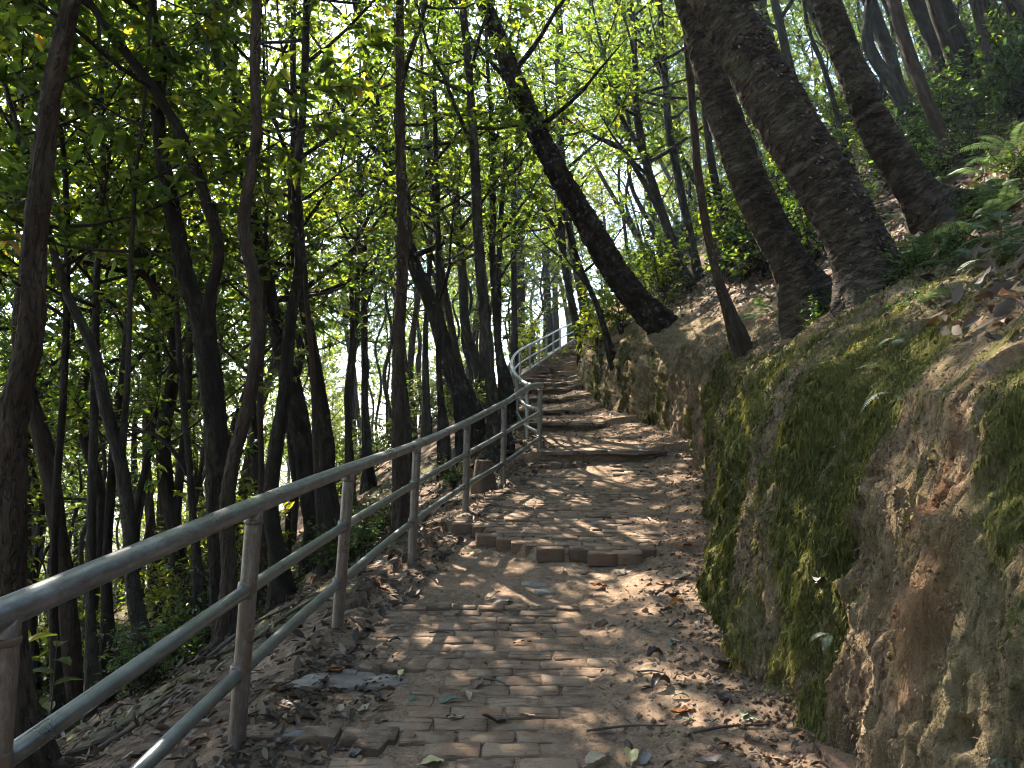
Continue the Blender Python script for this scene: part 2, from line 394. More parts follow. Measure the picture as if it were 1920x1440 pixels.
XR = tab([(-60, 0.4), (-5, 1.05), (2.0, 1.0), (3.05, 1.09), (3.9, 1.12), (4.6, 1.17), (5.2, 1.32), (6.2, 1.6), (7.2, 1.84), (8.2, 2.06), (9.5, 2.3), (10.5, 2.42), (11.6, 2.4), (13.0, 2.1), (14.5, 1.9),
          (17, 1.75), (20, 1.75), (23, 2.1), (26, 2.85), (30, 3.9), (36, 6.0), (50, 11), (70, 18), (140, 47), (700, 302)], 0.25)
NEARP = np.array([(-.3, -.1), (0, .03), (.12, .48), (.24, 1.0), (.40, 1.42), (.75, 1.74), (1.45, 2.28)])
FARP = np.array([(-.3, -.1), (0, .03), (.08, .5), (.16, 1.0), (.32, 1.42), (.72, 1.75), (1.45, 2.30)])
def prof(Y):
    f = sstep(4.2, 6.5, np.asarray(Y, float))
    return f
def bank_z(b, Y):
    """height of the bank/hill above the path at distance b right of the foot"""
    f = prof(Y); za = np.interp(b, NEARP[:, 0], NEARP[:, 1]); zb = np.interp(b, FARP[:, 0], FARP[:, 1])
    z = za * (1 - f) + zb * f
    bt = 1.45
    e = np.maximum(b - bt, 0)
    hill = 0.74 * np.minimum(e, 8) + 0.6 * np.clip(e - 8, 0, 18) + 0.2 * np.clip(e - 26, 0, 40)
    return z + hill
def H(X, Y, detail=True):
    X = np.asarray(X, float); Y = np.asarray(Y, float)
    z0 = zp_s(Y); a = XL(Y) - X; b = X - XR(Y)
    al = np.maximum(a, 0)
    drop = 0.3 * al + 0.3 * np.maximum(al - 0.6, 0) - 0.2 * np.maximum(al - 28, 0) - 0.25 * np.maximum(al - 70, 0) - 0.149 * np.maximum(al - 110, 0)
    up = np.where(b > -0.3, bank_z(np.maximum(b, -0.3), Y) + 0.1 * (b < -0.3), 0) * (b > -0.3)
    z = z0 - drop + np.where(b > -.3, up, 0)
    if detail:
        out = np.maximum(sstep(0.1, 1.2, al), sstep(1.5, 2.5, b))
        far = np.clip(np.maximum(al, b) / 10, 0.0, 3)
        z = z + out * (0.05 * fbm(X * 1.7, Y * 1.7, 0, 4, 5) + 0.18 * far * vnoise(X * 0.25, Y * 0.25, 0, 9))
    return z
def ground_hit(px, py, d0, lo=0.6, hi=1.7):
    r = ray(px, py); d = np.linspace(d0 * lo, d0 * hi, 260)
    z = CAMZ + r[2] * d; g = H(r[0] * d, d)
    s = np.sign(z - g); k = np.nonzero(s[1:] != s[:-1])[0]
    if len(k) == 0: return d0
    k = k[np.argmin(np.abs(d[k] - d0))]
    return float(d[k])

def lines(*seg):
    out = []
    for a, b, st in seg: out.append(np.arange(a, b, st))
    out.append([seg[-1][1]]); return np.concatenate(out)
# ground sheet
cl = -np.concatenate([lines((0, 7, 0.09), (7, 22, 0.3), (22, 60, 1.2)), [75, 95, 130, 180, 260, 400, 700]])[::-1]
cr = np.concatenate([lines((0, 9, 0.1), (9, 26, 0.35), (26, 60, 1.5)), [75, 100, 140, 200, 300, 500]])
rows = np.concatenate([[-60, -40, -28], lines((-20, -2, 0.6), (-2, 14, 0.09), (14, 34, 0.25), (34, 70, 1.0)), [76, 85, 100, 125, 160, 220, 320, 480, 690]])
Yg = rows[:, None]
Xg = np.concatenate([XL(Yg) + cl[None] * 1.0, XL(Yg) + (XR(Yg) - XL(Yg)) * np.array([.25, .5, .75])[None], XR(Yg) + cr[None]], 1)
Yg2 = np.broadcast_to(Yg, Xg.shape)
Zg = H(Xg, Yg2)
bb = Xg - XR(Yg2); aa = XL(Yg2) - Xg
f = prof(Yg2); bt = 1.1 + 0 * f
inside = (bb > -0.3) & (bb < bt)
Zb = zp_s(Yg2) + bank_z(np.maximum(bb - 0.3, -0.3), Yg2) - 0.22
Zg = np.where(inside, Zb + (Zg - Zb) * sstep(bt - 0.35, bt, bb), Zg)
Zg = np.where((aa < 0.02) & (bb < 0.02), zp_s(Yg2) - 0.3, Zg)
V = np.stack([Xg, Yg2, Zg], -1).reshape(-1, 3)
V_ground_min = V[:, 2].min(); print('ground z', V[:, 2].min(), V[:, 2].max())
ground = link('ground', make_mesh('ground', V, grid_quads(*Xg.shape), None, [FLOOR]), kind='structure')

# earth bank on the uphill side
brow = lines((0.7, 3.6, 0.0095), (3.6, 6.8, 0.0145), (6.8, 12, 0.03), (12, 22, 0.08), (22, 40, 0.3)); nt_ = 180
Yb = np.repeat(brow[:, None], nt_, 1); t = np.linspace(0, 1, nt_)
def profpt(t, Y):
    f = prof(Y)[..., None]
    def along(Pq):
        s = np.concatenate([[0], np.cumsum(np.linalg.norm(np.diff(Pq, axis=0), axis=1))]); s /= s[-1]
        return np.stack([np.interp(t, s, Pq[:, 0]), np.interp(t, s, Pq[:, 1])], -1)
    return along(NEARP) * (1 - f) + along(FARP) * f
tb = np.repeat(t[None], len(brow), 0)
pz = profpt(tb, Yb); Bx = pz[..., 0]; Bz = pz[..., 1]
def moss_mask(Y, h):
    m = 0.52 + 0.3 * fbm(Y * 1.8, h * 0.9, 0, 4, 21) + 0.34 * fbm(Y * 11, h * 2.2, 0, 3, 22)
    bare = np.exp(-(((Y - 2.35) / 0.42)**2 + ((h - 0.5) / 0.7)**2)) * 0.6 + np.exp(-(((Y - 2.45) / 0.12)**2 + ((h - 1.25) / 0.3)**2)) * 0.5
    bare = bare + 0.4 * np.exp(-((Y - 3.6) / 0.14)**2 - ((h - 0.85) / 0.25)**2) + 0.3 * sstep(1.5, 1.8, h) + 0.1 * sstep(9, 12, Y) + 0.3 * np.exp(-((Y - 1.4) / 0.3)**2)
    m = m - bare + 0.3 * np.exp(-((Y - 4.6) / 0.5)**2) + 0.35 * np.exp(-((Y - 3.1 - 0.1 * (h - .8)) / 0.07)**2) * sstep(0.0, 0.3, h)
    return np.clip(m, 0, 1)
def red_mask(Y, h):
    r = 1.0 * np.exp(-(((Y - 2.45) / 0.09)**2 + ((h - 1.2) / 0.35)**2)) + 0.7 * np.exp(-(((Y - 3.55) / 0.08)**2 + ((h - 0.75) / 0.3)**2)) + 0.6 * np.exp(-(((Y - 2.25) / 0.1)**2 + ((h - 0.7) / 0.3)**2))
    r = r + 0.7 * np.exp(-(((Y - 14.6) / 0.3)**2 + ((h - 1.1) / 0.4)**2)) + 0.25 * sstep(0.15, 0.55, fbm(Y * 2.6, h * 1.6, 0, 3, 31))
    return np.clip(r, 0, 1) * np.clip(0.6 + 0.6 * fbm(Y * 9, h * 7, 0, 3, 33), 0, 1)
def bank_disp(Y, h):
    w = sstep(0.0, 0.18, h) * (1 - 0.5 * sstep(1.5, 2.2, h))
    bul = 0.085 * vnoise(Y * 1.15, h * 0.45, 0, 41) + 0.05 * vnoise(Y * 2.6 + 0.5 * h, h * 0.5, 0, 42)
    rid = 1 - np.abs(vnoise(Y * 2.1 + 0.25 * h, h * 0.35, 0, 43)) * 2
    flute = 1 - 2 * np.abs(fbm(Y * 6.5 + 0.9 * vnoise(Y * 2, h * 2, 0, 48), h * 1.3, 0, 2, 47))
    st = 0.045 * fbm(Y * 17, h * 3.0, 0, 4, 44, 0.65) + 0.022 * fbm(Y * 38, h * 15, 0, 3, 45, 0.7)
    holes = -0.13 * np.exp(-(((Y - 3.66) / 0.05)**2 + ((h - 1.0) / 0.06)**2)) - 0.08 * np.exp(-(((Y - 2.5) / 0.05)**2 + ((h - 0.72) / 0.06)**2))
    pit = -0.07 * sstep(0.5, 0.85, fbm(Y * 5, h * 5.5, 0, 3, 49)) 
    st = st * (0.65 + 0.35 * sstep(2.6, 3.8, Y))
    lump = 0.02 * np.clip(fbm(Y * 5.5, h * 5, 0, 3, 46), -1, 1)
    return w * (bul + 0.06 * rid + 0.034 * flute + st + lump + holes + pit)
hB = Bz
Dsp = bank_disp(Yb, hB)
edge = sstep(1.0, 0.86, tb)
dn = Dsp * edge
dn = np.where(dn < -0.03, -0.03 + (dn + 0.03) * (1 - 0.9 * sstep(1.0, 1.5, hB)), dn)
Xb = XR(Yb) + Bx - dn * 0.95; Zb2 = zp_s(Yb) + Bz + dn * 0.35
Zb2 = Zb2 - 0.12 * (tb > 0.985) - 0.0
mossA = moss_mask(Yb, hB) ; redA = red_mask(Yb, hB)
mossA = np.where(hB < 0.12, mossA * 0.4, mossA)
Vb = np.stack([Xb, Yb, Zb2], -1)
bank = link('earth_bank', make_mesh('earth_bank', Vb.reshape(-1, 3), grid_quads(len(brow), nt_)[:, ::-1], None, [BANKM], True, {'moss': mossA.ravel(), 'red': redA.ravel()}), kind='structure',
            label='steep mossy red-brown earth bank cut beside the path')
# normals of the bank for scattering
du = np.gradient(Vb, axis=0); dv = np.gradient(Vb, axis=1); Nb = nrm(np.cross(dv, du)); Nb = np.where(Nb[..., :1] > 0, -Nb, Nb)

# moss strands hanging on the bank
rg = np.random.default_rng(7)
def moss_strands(n, ymin, ymax, seed, lmin, lmax):
    rg = np.random.default_rng(seed)
    ok = (Yb > ymin) & (Yb < ymax) & (hB > 0.05) & (hB < 2.1)
    area = np.zeros_like(Yb); area[:-1] = np.diff(brow)[:, None]
    w = np.where(ok, area * sstep(0.42, 0.75, mossA), 0).ravel(); w /= w.sum()
    k = rg.choice(len(w), n, p=w)
    p = Vb.reshape(-1, 3)[k] + rg.normal(0, 0.008, (n, 3)); nn = Nb.reshape(-1, 3)[k]
    d = np.array([0, 0, -1.0]) + nn * rg.uniform(0.05, 0.55, (n, 1)) + rg.normal(0, 0.2, (n, 3)); d = nrm(d)
    s = nrm(np.cross(d, nn) + rg.normal(0, 0.2, (n, 3)))
    L = rg.uniform(lmin, lmax * 1.6, (n, 1)); w2 = L * rg.uniform(0.07, 0.18, (n, 1))
    p = p - nn * 0.004
    Vv = np.stack([p - s * w2, p + s * w2, p + d * L], 1).reshape(-1, 3)
    cl_ = 0.4 + 0.4 * fbm(p[:, 1] * 3, p[:, 2] * 3, 0, 3, 77) + rg.normal(0, 0.16, n)
    return Vv, np.arange(n * 3).reshape(-1, 3), np.repeat(np.clip(cl_, 0, 1), 3)
bg_ = Bag()
for args in ((70000, 1.5, 3.4, 8, 0.008, 0.022), (110000, 3.4, 7.0, 1, 0.012, 0.034), (60000, 7.0, 13.0, 2, 0.014, 0.04), (20000, 13.0, 22.0, 3, 0.03, 0.07)):
    Vv, Tt, r = moss_strands(*args); bg_.add(Vv, None, Tt, rnd=r)
FIBRE = leaf_mat('root_fibre', [(0, (0.06, 0.045, 0.03)), (0.5, (0.17, 0.125, 0.082)), (1, (0.31, 0.24, 0.165))], (1, 0.9, 0.6), 0.1, 0.95, 0.05)
def soil_fibres(n, ymin, ymax, seed):
    rg = np.random.default_rng(seed); ok = (Yb > ymin) & (Yb < ymax) & (hB > 0.04) & (hB < 2.2)
    area = np.zeros_like(Yb); area[:-1] = np.diff(brow)[:, None]
    w = np.where(ok, area * (0.25 + 0.75 * (mossA < 0.55)), 0).ravel(); w /= w.sum(); k = rg.choice(len(w), n, p=w)
    p = Vb.reshape(-1, 3)[k] + rg.normal(0, 0.008, (n, 3)); nn = Nb.reshape(-1, 3)[k]
    d = nrm(np.array([0, 0, -1.0]) + nn * rg.uniform(-0.1, 0.6, (n, 1)) + rg.normal(0, 0.45, (n, 3))); s = nrm(np.cross(d, nn))
    q_ = np.clip(p[:, 1:2] / 4.5, 0.4, 1.2); L = q_ * (0.012 + 0.035 * rg.random((n, 1))**2); w2 = q_ * rg.uniform(0.0015, 0.006, (n, 1))
    Vv = np.stack([p - s * w2, p + s * w2, p + d * L + nn * 0.004], 1).reshape(-1, 3)
    return Vv, np.arange(n * 3).reshape(-1, 3), np.repeat(np.clip(rg.beta(1.3, 2, n), 0, 1), 3)
fb_ = Bag(); Vv, Tt, r = soil_fibres(110000, 1.4, 10.0, 5); fb_.add(Vv, None, Tt, rnd=r)
link('root_fibres', fb_.mesh('root_fibres', [FIBRE], False), kind='stuff', label='brown soil fibres hanging over the bare bank')
def bank_crumbs(n, seed):
    rg = np.random.default_rng(seed); ok = (Yb > 1.5) & (Yb < 9) & (hB > 0.0) & (hB < 2.0)
    area = np.zeros_like(Yb); area[:-1] = np.diff(brow)[:, None]
    w = np.where(ok, area * (0.12 + (mossA < 0.5)), 0).ravel(); w /= w.sum(); k = rg.choice(len(w), n, p=w)
    p = Vb.reshape(-1, 3)[k]; s_ = (0.003 + 0.013 * rg.random(n)**3) * np.clip(p[:, 1] / 3.5, 0.6, 1.5)
    octv = np.array([[1, 0, 0], [-1, 0, 0], [0, 1, 0], [0, -1, 0], [0, 0, 1], [0, 0, -1.0]]); octf = np.array([[0, 2, 4], [2, 1, 4], [1, 3, 4], [3, 0, 4], [2, 0, 5], [1, 2, 5], [3, 1, 5], [0, 3, 5]])
    Vc = p[:, None] + octv[None] * s_[:, None, None] * rg.uniform(0.6, 1.3, (n, 6, 1)) + rg.normal(0, 0.2, (n, 6, 3)) * s_[:, None, None]
    z = np.zeros(n * 6); m6 = np.repeat(mossA.ravel()[k] * 0.7, 6); r6 = np.repeat(redA.ravel()[k], 6)
    link('soil_crumbs', make_mesh('soil_crumbs', Vc.reshape(-1, 3), None, (octf[None] + (np.arange(n) * 6)[:, None, None]).reshape(-1, 3), [BANKM], False, {'moss': m6, 'red': r6}), kind='stuff', label='crumbs of soil clinging to the bare bank')
bank_crumbs(14000, 12)
link('moss', bg_.mesh('moss', [MOSS], False), kind='stuff', label='hanging green moss covering the earth bank')

# ------------------------------------------------------------------ path with bricks
front2 = tab([(-0.9, 7.5), (-0.45, 7.25), (-0.2, 6.9), (0.0, 6.5), (0.17, 6.22), (1.2, 6.18)])
Rb2 = tab([(6.1, 1.08), (7, 1.27), (8.2, 1.52), (9.5, 1.78), (10.5, 1.95)])
def pocket(X, Y):
    return sstep(4.93, 5.0, Y) * (1 - sstep(0.1, 0.14, Y - front2(X)))
def zraise(Y): return 0.03 * (1 - sstep(6.2, 9.0, Y))
def path_z(X, Y):
    z = zp_st(Y); fine = 0.013 * fbm(X * 4, Y * 4, 0, 4, 61) + 0.004 * fbm(X * 30, Y * 30, 0, 3, 62)
    inz1 = (Y < 4.93) & (X < 0.75) & (X > -0.85)
    inz2 = (Y > front2(X) + 0.14) & (Y < 10.5) & (X < Rb2(Y)) & (X > XL(Y) + 0.12)
    base = np.where(inz1, -0.008 + 0.014 * sstep(0.3, 0.8, X), np.where(inz2, -0.013, 0.0))
    base = base + 0.9 * fine
    base = base - 0.075 * pocket(X, Y) + np.where(inz2, zraise(Y), 0)
    hole = 0.02 * np.exp(-(((X + 0.85) / 0.32)**2 + ((Y - 3.0) / 0.3)**2)) + 0.1 * np.exp(-(((X - 0.55) / 0.25)**2 + ((Y - 10.35) / 0.16)**2))
    rt = sstep(-0.7, 0.1, X - XR(Y)) * 0.1 + 0.03 * sstep(-1.0, -0.3, X - XR(Y)) * (1 + vnoise(X * 4, Y * 4, 0, 63))
    al = np.maximum(XL(Y) - X, 0)
    return z + base - hole + rt - 0.3 * al
prow = np.unique(np.round(np.concatenate([lines((-2, 1.5, 0.1), (1.5, 11.2, 0.02), (11.2, 18.4, 0.04), (18.4, 34, 0.1))] + [[y - 0.014, y - 0.01, y + 0.01, y + 0.014] for y, _ in STEPS]), 4))
pc = np.concatenate([np.linspace(-0.2, 0, 5)[:-1], np.linspace(0, 1, 121), [1.06, 1.12]])
Yp = np.repeat(prow[:, None], len(pc), 1)
Xp = XL(Yp) + pc[None] * (XR(Yp) - XL(Yp))
Zp = path_z(Xp, Yp)
Zp[:, 0] -= 0.12
path = link('path', make_mesh('path', np.stack([Xp, Yp, Zp], -1).reshape(-1, 3), grid_quads(*Xp.shape), None, [DIRT]), kind='structure',
            label='worn brick and dirt footpath climbing into steps')

def brick_mesh(rg, L=0.228, Wd=0.110, Hh=0.10, wear=1.0):
    """worn brick, origin at the centre of the top face: 12 points round, three levels"""
    hx, hy = L / 2, Wd / 2
    per = [(-1, -1), (-.33, -1), (.33, -1), (1, -1), (1, 0), (1, 1), (.33, 1), (-.33, 1), (-1, 1), (-1, 0)]
    per = np.array(per, float); n = len(per)
    cor = (np.abs(per).sum(1) > 1.5)
    out = per * [hx, hy]; out[cor] *= (1 - 0.05 * wear * rg.random((cor.sum(), 1)))
    out = out + rg.normal(0, 0.0028 * wear, out.shape)
    b = 0.006 * wear
    top = out * [1 - b / hx, 1 - b / hy] + rg.normal(0, 0.002 * wear, out.shape)
    zt = rg.normal(0, 0.0018 * wear, n); zm = -0.005 * wear - np.abs(rg.normal(0, 0.003 * wear, n))
    V = np.concatenate([np.c_[out, np.full(n, -Hh)], np.c_[out, zm], np.c_[top, zt], [[0, 0, 0.001]]])
    Q = []; T = []
    for i in range(n):
        j = (i + 1) % n
        Q += [[i, j, n + j, n + i], [n + i, n + j, 2 * n + j, 2 * n + i]]; T.append([2 * n + i, 2 * n + j, 3 * n])
    return V, np.array(Q), np.array(T)
rgb = np.random.default_rng(11)
BR = []
for i in range(14):
    V_, Q_, T_ = brick_mesh(rgb, wear=0.8 + 0.6 * rgb.random()); BR.append((V_, Q_, T_))
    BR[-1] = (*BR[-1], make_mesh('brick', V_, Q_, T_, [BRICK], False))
def slope_at(Y): return float(np.arctan((zp_s(Y + 0.15) - zp_s(Y - 0.15)) / 0.3))
specs = []         # (x, y, z_top, rotz, tilt_x, tilt_y, scale)
y = 2.42
k = 0
while y < 4.93:
    off = (0.5 if k % 2 else 0.0) + rgb.uniform(-0.2, 0.2)
    for i in range(-6, 6):
        x = (i + off) * 0.236 + rgb.normal(0, 0.004) 
        xl = -0.6 + 0.12 * vnoise(k * 0.7, 3.3, 0, 5)
        if y > 4.05: xl = -0.92
        if 3.15 < y < 3.32: xl = -1.15
        if 3.32 <= y < 3.9: xl = -0.55
        if x < xl or x > 0.72 + 0.1 * vnoise(k * 0.9, 1.3, 0, 6): continue
        if 3.9 < y < 4.12 and -0.78 < x < -0.17: continue
        if vnoise(x * 2.3, y * 2.3, 0, 8) > 0.72: continue
        z = float(zp_st(y)) + 0.006 * float(fbm(x * 2, y * 2, 0, 2, 66)) + rgb.normal(0, 0.0028)
        if 3.15 < y < 3.32 and x < -0.5: z += 0.022
        specs.append((x, y, z, rgb.normal(0, 0.018), rgb.normal(0, 0.012), rgb.normal(0, 0.015), 1.0))
    y += 0.116; k += 1
for i in range(5):                                               # bricks set lengthwise near the slabs
    specs.append((-0.7 + 0.112 * i, 4.02 + 0.012 * i, float(zp_st(4.02)) + 0.016 - 0.003 * i, math.pi / 2 + rgb.normal(-0.12, 0.03), 0.0, rgb.normal(0.0, 0.02), 1.0))
specs.append((-0.545, 3.2, float(zp_st(3.2)) + 0.02, math.pi / 2 - 0.2, 0.0, 0.0, 1.0))
for i in range(9):                                               # raised edging row across the path
    specs.append((-0.62 + 0.16 * i + rgb.normal(0, .008), 4.95 + rgb.normal(0, 0.008), float(zp_st(4.95)) + 0.012 + rgb.normal(0, 0.004), rgb.normal(0, 0.04), 0.05, rgb.normal(0, 0.03), 0.68))
for (x, yy, a) in ((-0.82, 5.15, 0.1), (-0.6, 5.02, 0.05), (-0.83, 5.9, 0.5), (-0.7, 6.05, 0.45)):
    specs.append((x, yy, float(path_z(np.array(x), np.array(yy))) + 0.012, a, 0.02, 0.0, 1.0))
y = 6.2; k = 0
while y < 10.5:
    off = (0.5 if k % 2 else 0.0) + rgb.uniform(-0.22, 0.22)
    for i in range(-5, 11):
        x = (i + off) * 0.237
        if y < front2(x) + 0.09 * vnoise(k * 1.7, x * 3, 0, 19) or x < XL(y) + 0.14 or x > Rb2(y) + rgb.normal(0, 0.05): continue
        if y < front2(x) + 0.2: x += rgb.normal(0, 0.02)
        if y > 8.6 and vnoise(x * 1.7, y * 1.7, 0, 18) > 0.35: continue
        z = float(zp_st(y)) + float(zraise(y)) + 0.01 * float(fbm(x * 1.6, y * 1.6, 0, 2, 67)) + rgb.normal(0, 0.004)
        specs.append((x, y, z, rgb.normal(0.03, 0.03), rgb.normal(0, 0.02), rgb.normal(0, 0.02), 1.0))
    y += 0.119; k += 1
for i in range(14):                                              # edging by the rail foot
    yy = 7.25 + 0.125 * i
    specs.append((float(XL(yy)) + 0.14, yy, float(zp_st(yy)) + 0.015 + rgb.normal(0, 0.006), 0.25 + rgb.normal(0, 0.03), 0, 0.02, 1.0))
specs.sort(key=lambda s: s[1])
rest = Bag()
for i, (x, y, z, rz, tx, ty, sc) in enumerate(specs):
    Vv, Qv, Tv, me = BR[int(rgb.integers(len(BR)))]
    rot = (tx + (slope_at(y) if abs(rz) < 1 else slope_at(y)), ty, rz)
    if i < 296:
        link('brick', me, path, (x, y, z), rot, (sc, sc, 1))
    else:
        Rm = np.array(Matrix.Rotation(rz, 3, 'Z') @ Matrix.Rotation(ty, 3, 'Y') @ Matrix.Rotation(rot[0], 3, 'X'))
        rest.add((Vv * [sc, sc, 1]) @ Rm.T + [x, y, z], Qv, Tv, rnd=np.full(len(Vv), rgb.random()))
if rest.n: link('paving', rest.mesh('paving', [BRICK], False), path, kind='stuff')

def stone_block(rg, L, W, Hh, rough=0.012):
    V, Q, T = brick_mesh(rg, L, W, Hh, 1.0)
    V = V + rg.normal(0, rough, V.shape) * [1, 1, 0.5]
    return V, Q, T
for si, (y, h) in enumerate(STEPS):
    if y > 31: break
    x0, x1 = float(XL(y)) + 0.08, float(XR(y)) - 0.02
    if si == 0: x1 -= 0.25
    if si in (1, 2): x1 -= 0.45
    x = x0
    while x < x1 - 0.1:
        L = min(rgb.uniform(0.28, 0.55), x1 - x)
        W = rgb.uniform(0.2, 0.32)
        V_, Q_, T_ = stone_block(rgb, L - 0.012, W, 0.045 if y < 18 else h * 0.45)
        me = make_mesh('step_stone', V_, Q_, T_, [STEP], False)
        z = float(zp_st(y + 0.02)) + 0.012 + rgb.normal(0, 0.008)
        link('step_stone', me, path, (x + L / 2, y + W / 2 - 0.15 + rgb.normal(0, 0.02), z), (slope_at(y) * 0.4, rgb.normal(0, 0.02), rgb.normal(0, 0.03)))
        x += L
    if si == 0:
        for j in range(3):
            V_, Q_, T_ = stone_block(rgb, 0.16, 0.13, 0.1)
            link('step_stone', make_mesh('step_stone', V_, Q_, T_, [STEP], False), path, (0.58 + 0.17 * j, 10.2 + 0.05 * j, float(zp_st(10.2)) + 0.05), (0.1, 0.2, 0.4 * j))

def slab(name, outline, th, mat, loc, rot, label, category, group=None, seed=0):
    rg = np.random.default_rng(seed); o = np.array(outline, float); n = len(o)
    o2 = catmull(np.vstack([o, o[:1]]), n * 4 + 1)[:-1]; n = len(o2); o2 = o2 + rg.normal(0, 0.004, o2.shape)
    z = rg.normal(0, 0.0025, n)
    V = np.concatenate([np.c_[o2 * 1.0, np.full(n, -th)], np.c_[o2, z - 0.004], np.c_[o2 * 0.95, z + 0.002], [[o2[:, 0].mean(), o2[:, 1].mean(), 0.002]]])
    Q = []; T = []
    for i in range(n):
        j = (i + 1) % n; Q += [[i, j, n + j, n + i], [n + i, n + j, 2 * n + j, 2 * n + i]]; T.append([2 * n + i, 2 * n + j, 3 * n])
    return link(name, make_mesh(name, V, np.array(Q), np.array(T), [mat], False), None, loc, rot, None, label, category, group)
def onpath(px, py, lift=0.0, d0=4.0):
    r = ray(px, py); d = np.linspace(1.5, 16, 1500); z = CAMZ + r[2] * d
    g = path_z(r[0] * d, d); k = np.nonzero((z - g)[1:] * (z - g)[:-1] <= 0)[0]
    dd = d[k[0]] if len(k) else d0
    return (float(r[0] * dd), float(dd), float(path_z(np.array(r[0] * dd), np.array(dd))) + lift)
for (px, py, ol, lab, a) in (
    (620, 1282, [(-.2, -.04), (-.05, -.075), (.14, -.05), (.2, .02), (.08, .075), (-.12, .07)], 'larger grey flat stone slab with a ragged edge beside the railing post', 0.1),
    (668, 1264, [(-.1, -.04), (.02, -.06), (.11, -.03), (.1, .05), (-.03, .06)], 'grey stone flake lying on top of the larger slab', -0.15),
    (726, 1282, [(-.1, -.05), (.03, -.055), (.11, 0), (.06, .06), (-.08, .05)], 'grey slab fragment nearest the lengthwise bricks', 0.3),
    (1003, 1097, [(-.1, -.045), (.05, -.05), (.1, 0), (.04, .05), (-.09, .04)], 'pale flat stone lying in the bare dirt below the raised paving', 0.0),
    (1022, 1110, [(-.08, -.03), (.04, -.05), (.085, .01), (0, .05), (-.07, .03)], 'smaller pale flat stone overlapping its neighbour in the bare dirt', 0.5)):
    slab('flat_stone', ol, 0.018, SLATE, onpath(px, py, 0.013), (slope_at(4) + 0.05, 0.03, a), lab, 'stone', 'flat stones on the path', int(px))

# ------------------------------------------------------------------ railing
def pipe(name, pts, r, parent, grime=0.0, sides=20, n=None, label=None):
    pts = np.array(pts, float); L = np.linalg.norm(np.diff(pts, axis=0), axis=1).sum()
    C = catmull(pts, n or max(4, int(L / 0.06)))
    V, Q, T, bk = tube(C, np.full(len(C), r), sides)
    g = grime if np.ndim(grime) == 0 else None
    G = np.full(len(V), grime) if g is not None else None
    me = make_mesh(name, V - np.array(parent.location), Q, T, [RAIL], True, {'bk': bk, 'grime': G})
    o = link(name, me, parent)
    if label: o['label'] = label
    return o
tops1 = [P(-360, 1310, 1.35)] + [P(a, b, c) for a, b, c in ((10, 1148, 1.8), (478, 948, 3.14), (655, 879, 4.55), (782, 834, 6.2), (876, 792, 7.8), (945, 756, 9.2), (1013, 723, 10.7))]
bases1 = [P(-420, 1900, 1.35)] + [P(a, b, c) for a, b, c in ((-20, 1800, 1.8), (437, 1400, 3.14), (627, 1187, 4.55), (770, 1042, 6.2), (872, 962, 7.8), (943, 917, 9.2), (1011, 864, 10.7))]
tops1[0] = tops1[1] + (tops1[1] - tops1[2]) * 1.1
rl = link('metal_railing', None, None, (float(bases1[2][0]), float(bases1[2][1]), float(bases1[2][2])), None, None,
          'long worn grey steel pipe railing in front, beside the brick path', 'railing')
def midpts(tops, bases, f): return [b + (t_ - b) * f for t_, b in zip(tops, bases)]
bases1[0] = tops1[0] - np.array([0, 0, 0.96]); bases1[1] = tops1[1] - np.array([0.02, 0.0, 0.96])
pipe('handrail', tops1 + [tops1[-1] + np.array([0.02, .06, .0])], 0.0365, rl, 0.1, 24, label='thick scuffed top pipe of the railing')
pipe('rail', midpts(tops1, bases1, 0.645), 0.026, rl, -0.05)
pipe('rail', midpts(tops1, bases1, 0.3), 0.026, rl, -0.05)
for tp_, bs_ in zip(tops1[1:], bases1[1:]):
    z = float(H(bs_[0], bs_[1], False)); b2 = bs_.copy(); b2[2] = min(b2[2], z) - 0.25
    po = pipe('post', [b2, (b2 + tp_) / 2, tp_ - np.array([0, 0, 0.0])], 0.034, rl, 0.28)
    ax = nrm((tp_ - bs_)[None])[0]
    for fr_, rr_ in ((0.645, 0.026), (0.3, 0.026), (0.985, 0.03)):      # weld beads where the rails meet the post
        c_ = bs_ + (tp_ - bs_) * fr_; C_ = np.array([c_ + ax * q for q in (-0.034, -0.03, -0.02, 0.0, 0.02, 0.03, 0.034)] if fr_ < 0.9 else [c_ + ax * q for q in (-0.06, -0.055, -0.045, -0.04)])
        R_ = np.array([0.0345, 0.0375, 0.0385, 0.039, 0.0385, 0.0375, 0.0345] if fr_ < 0.9 else [0.0345, 0.038, 0.038, 0.0345]) + 0.0006 * np.random.default_rng(int(c_[1] * 997)).normal(0, 1, 7 if fr_ < 0.9 else 4)
        V_, Q_, T_, bk_ = tube(C_ - np.array(rl.location), R_, 18)
        link('weld_bead', make_mesh('weld_bead', V_, Q_, T_, [RAIL], True, {'bk': bk_, 'grime': np.full(len(V_), 0.35)}), po)
tops2 = [P(a, b, c) for a, b, c in ((1013, 724, 10.78), (986, 719, 12.2), (968, 704, 13.7), (961, 690, 15.2), (960, 675, 17.4), (968, 662, 19), (990, 648, 20.8), (1020, 633, 23.6), (1050, 617, 27), (1074, 606, 29.6))]
tops2.append(tops2[-1] + np.array([2.0, 6.0, 1.6]))
bases2 = []
for tp_ in tops2:
    b = tp_.copy(); b[2] = min(float(zp_s(tp_[1])) - 0.05, tp_[2] - 0.7); b[2] = max(b[2], tp_[2] - 1.05); bases2.append(b)
rl2 = link('metal_railing', None, None, tuple(map(float, bases2[1])), None, None, 'far green-grey pipe railing curving up along the stone steps', 'railing')
tm = midpts(tops2, [t_ - np.array([0, 0, .95]) for t_ in tops2], 0.64); tl = midpts(tops2, [t_ - np.array([0, 0, .95]) for t_ in tops2], 0.3)
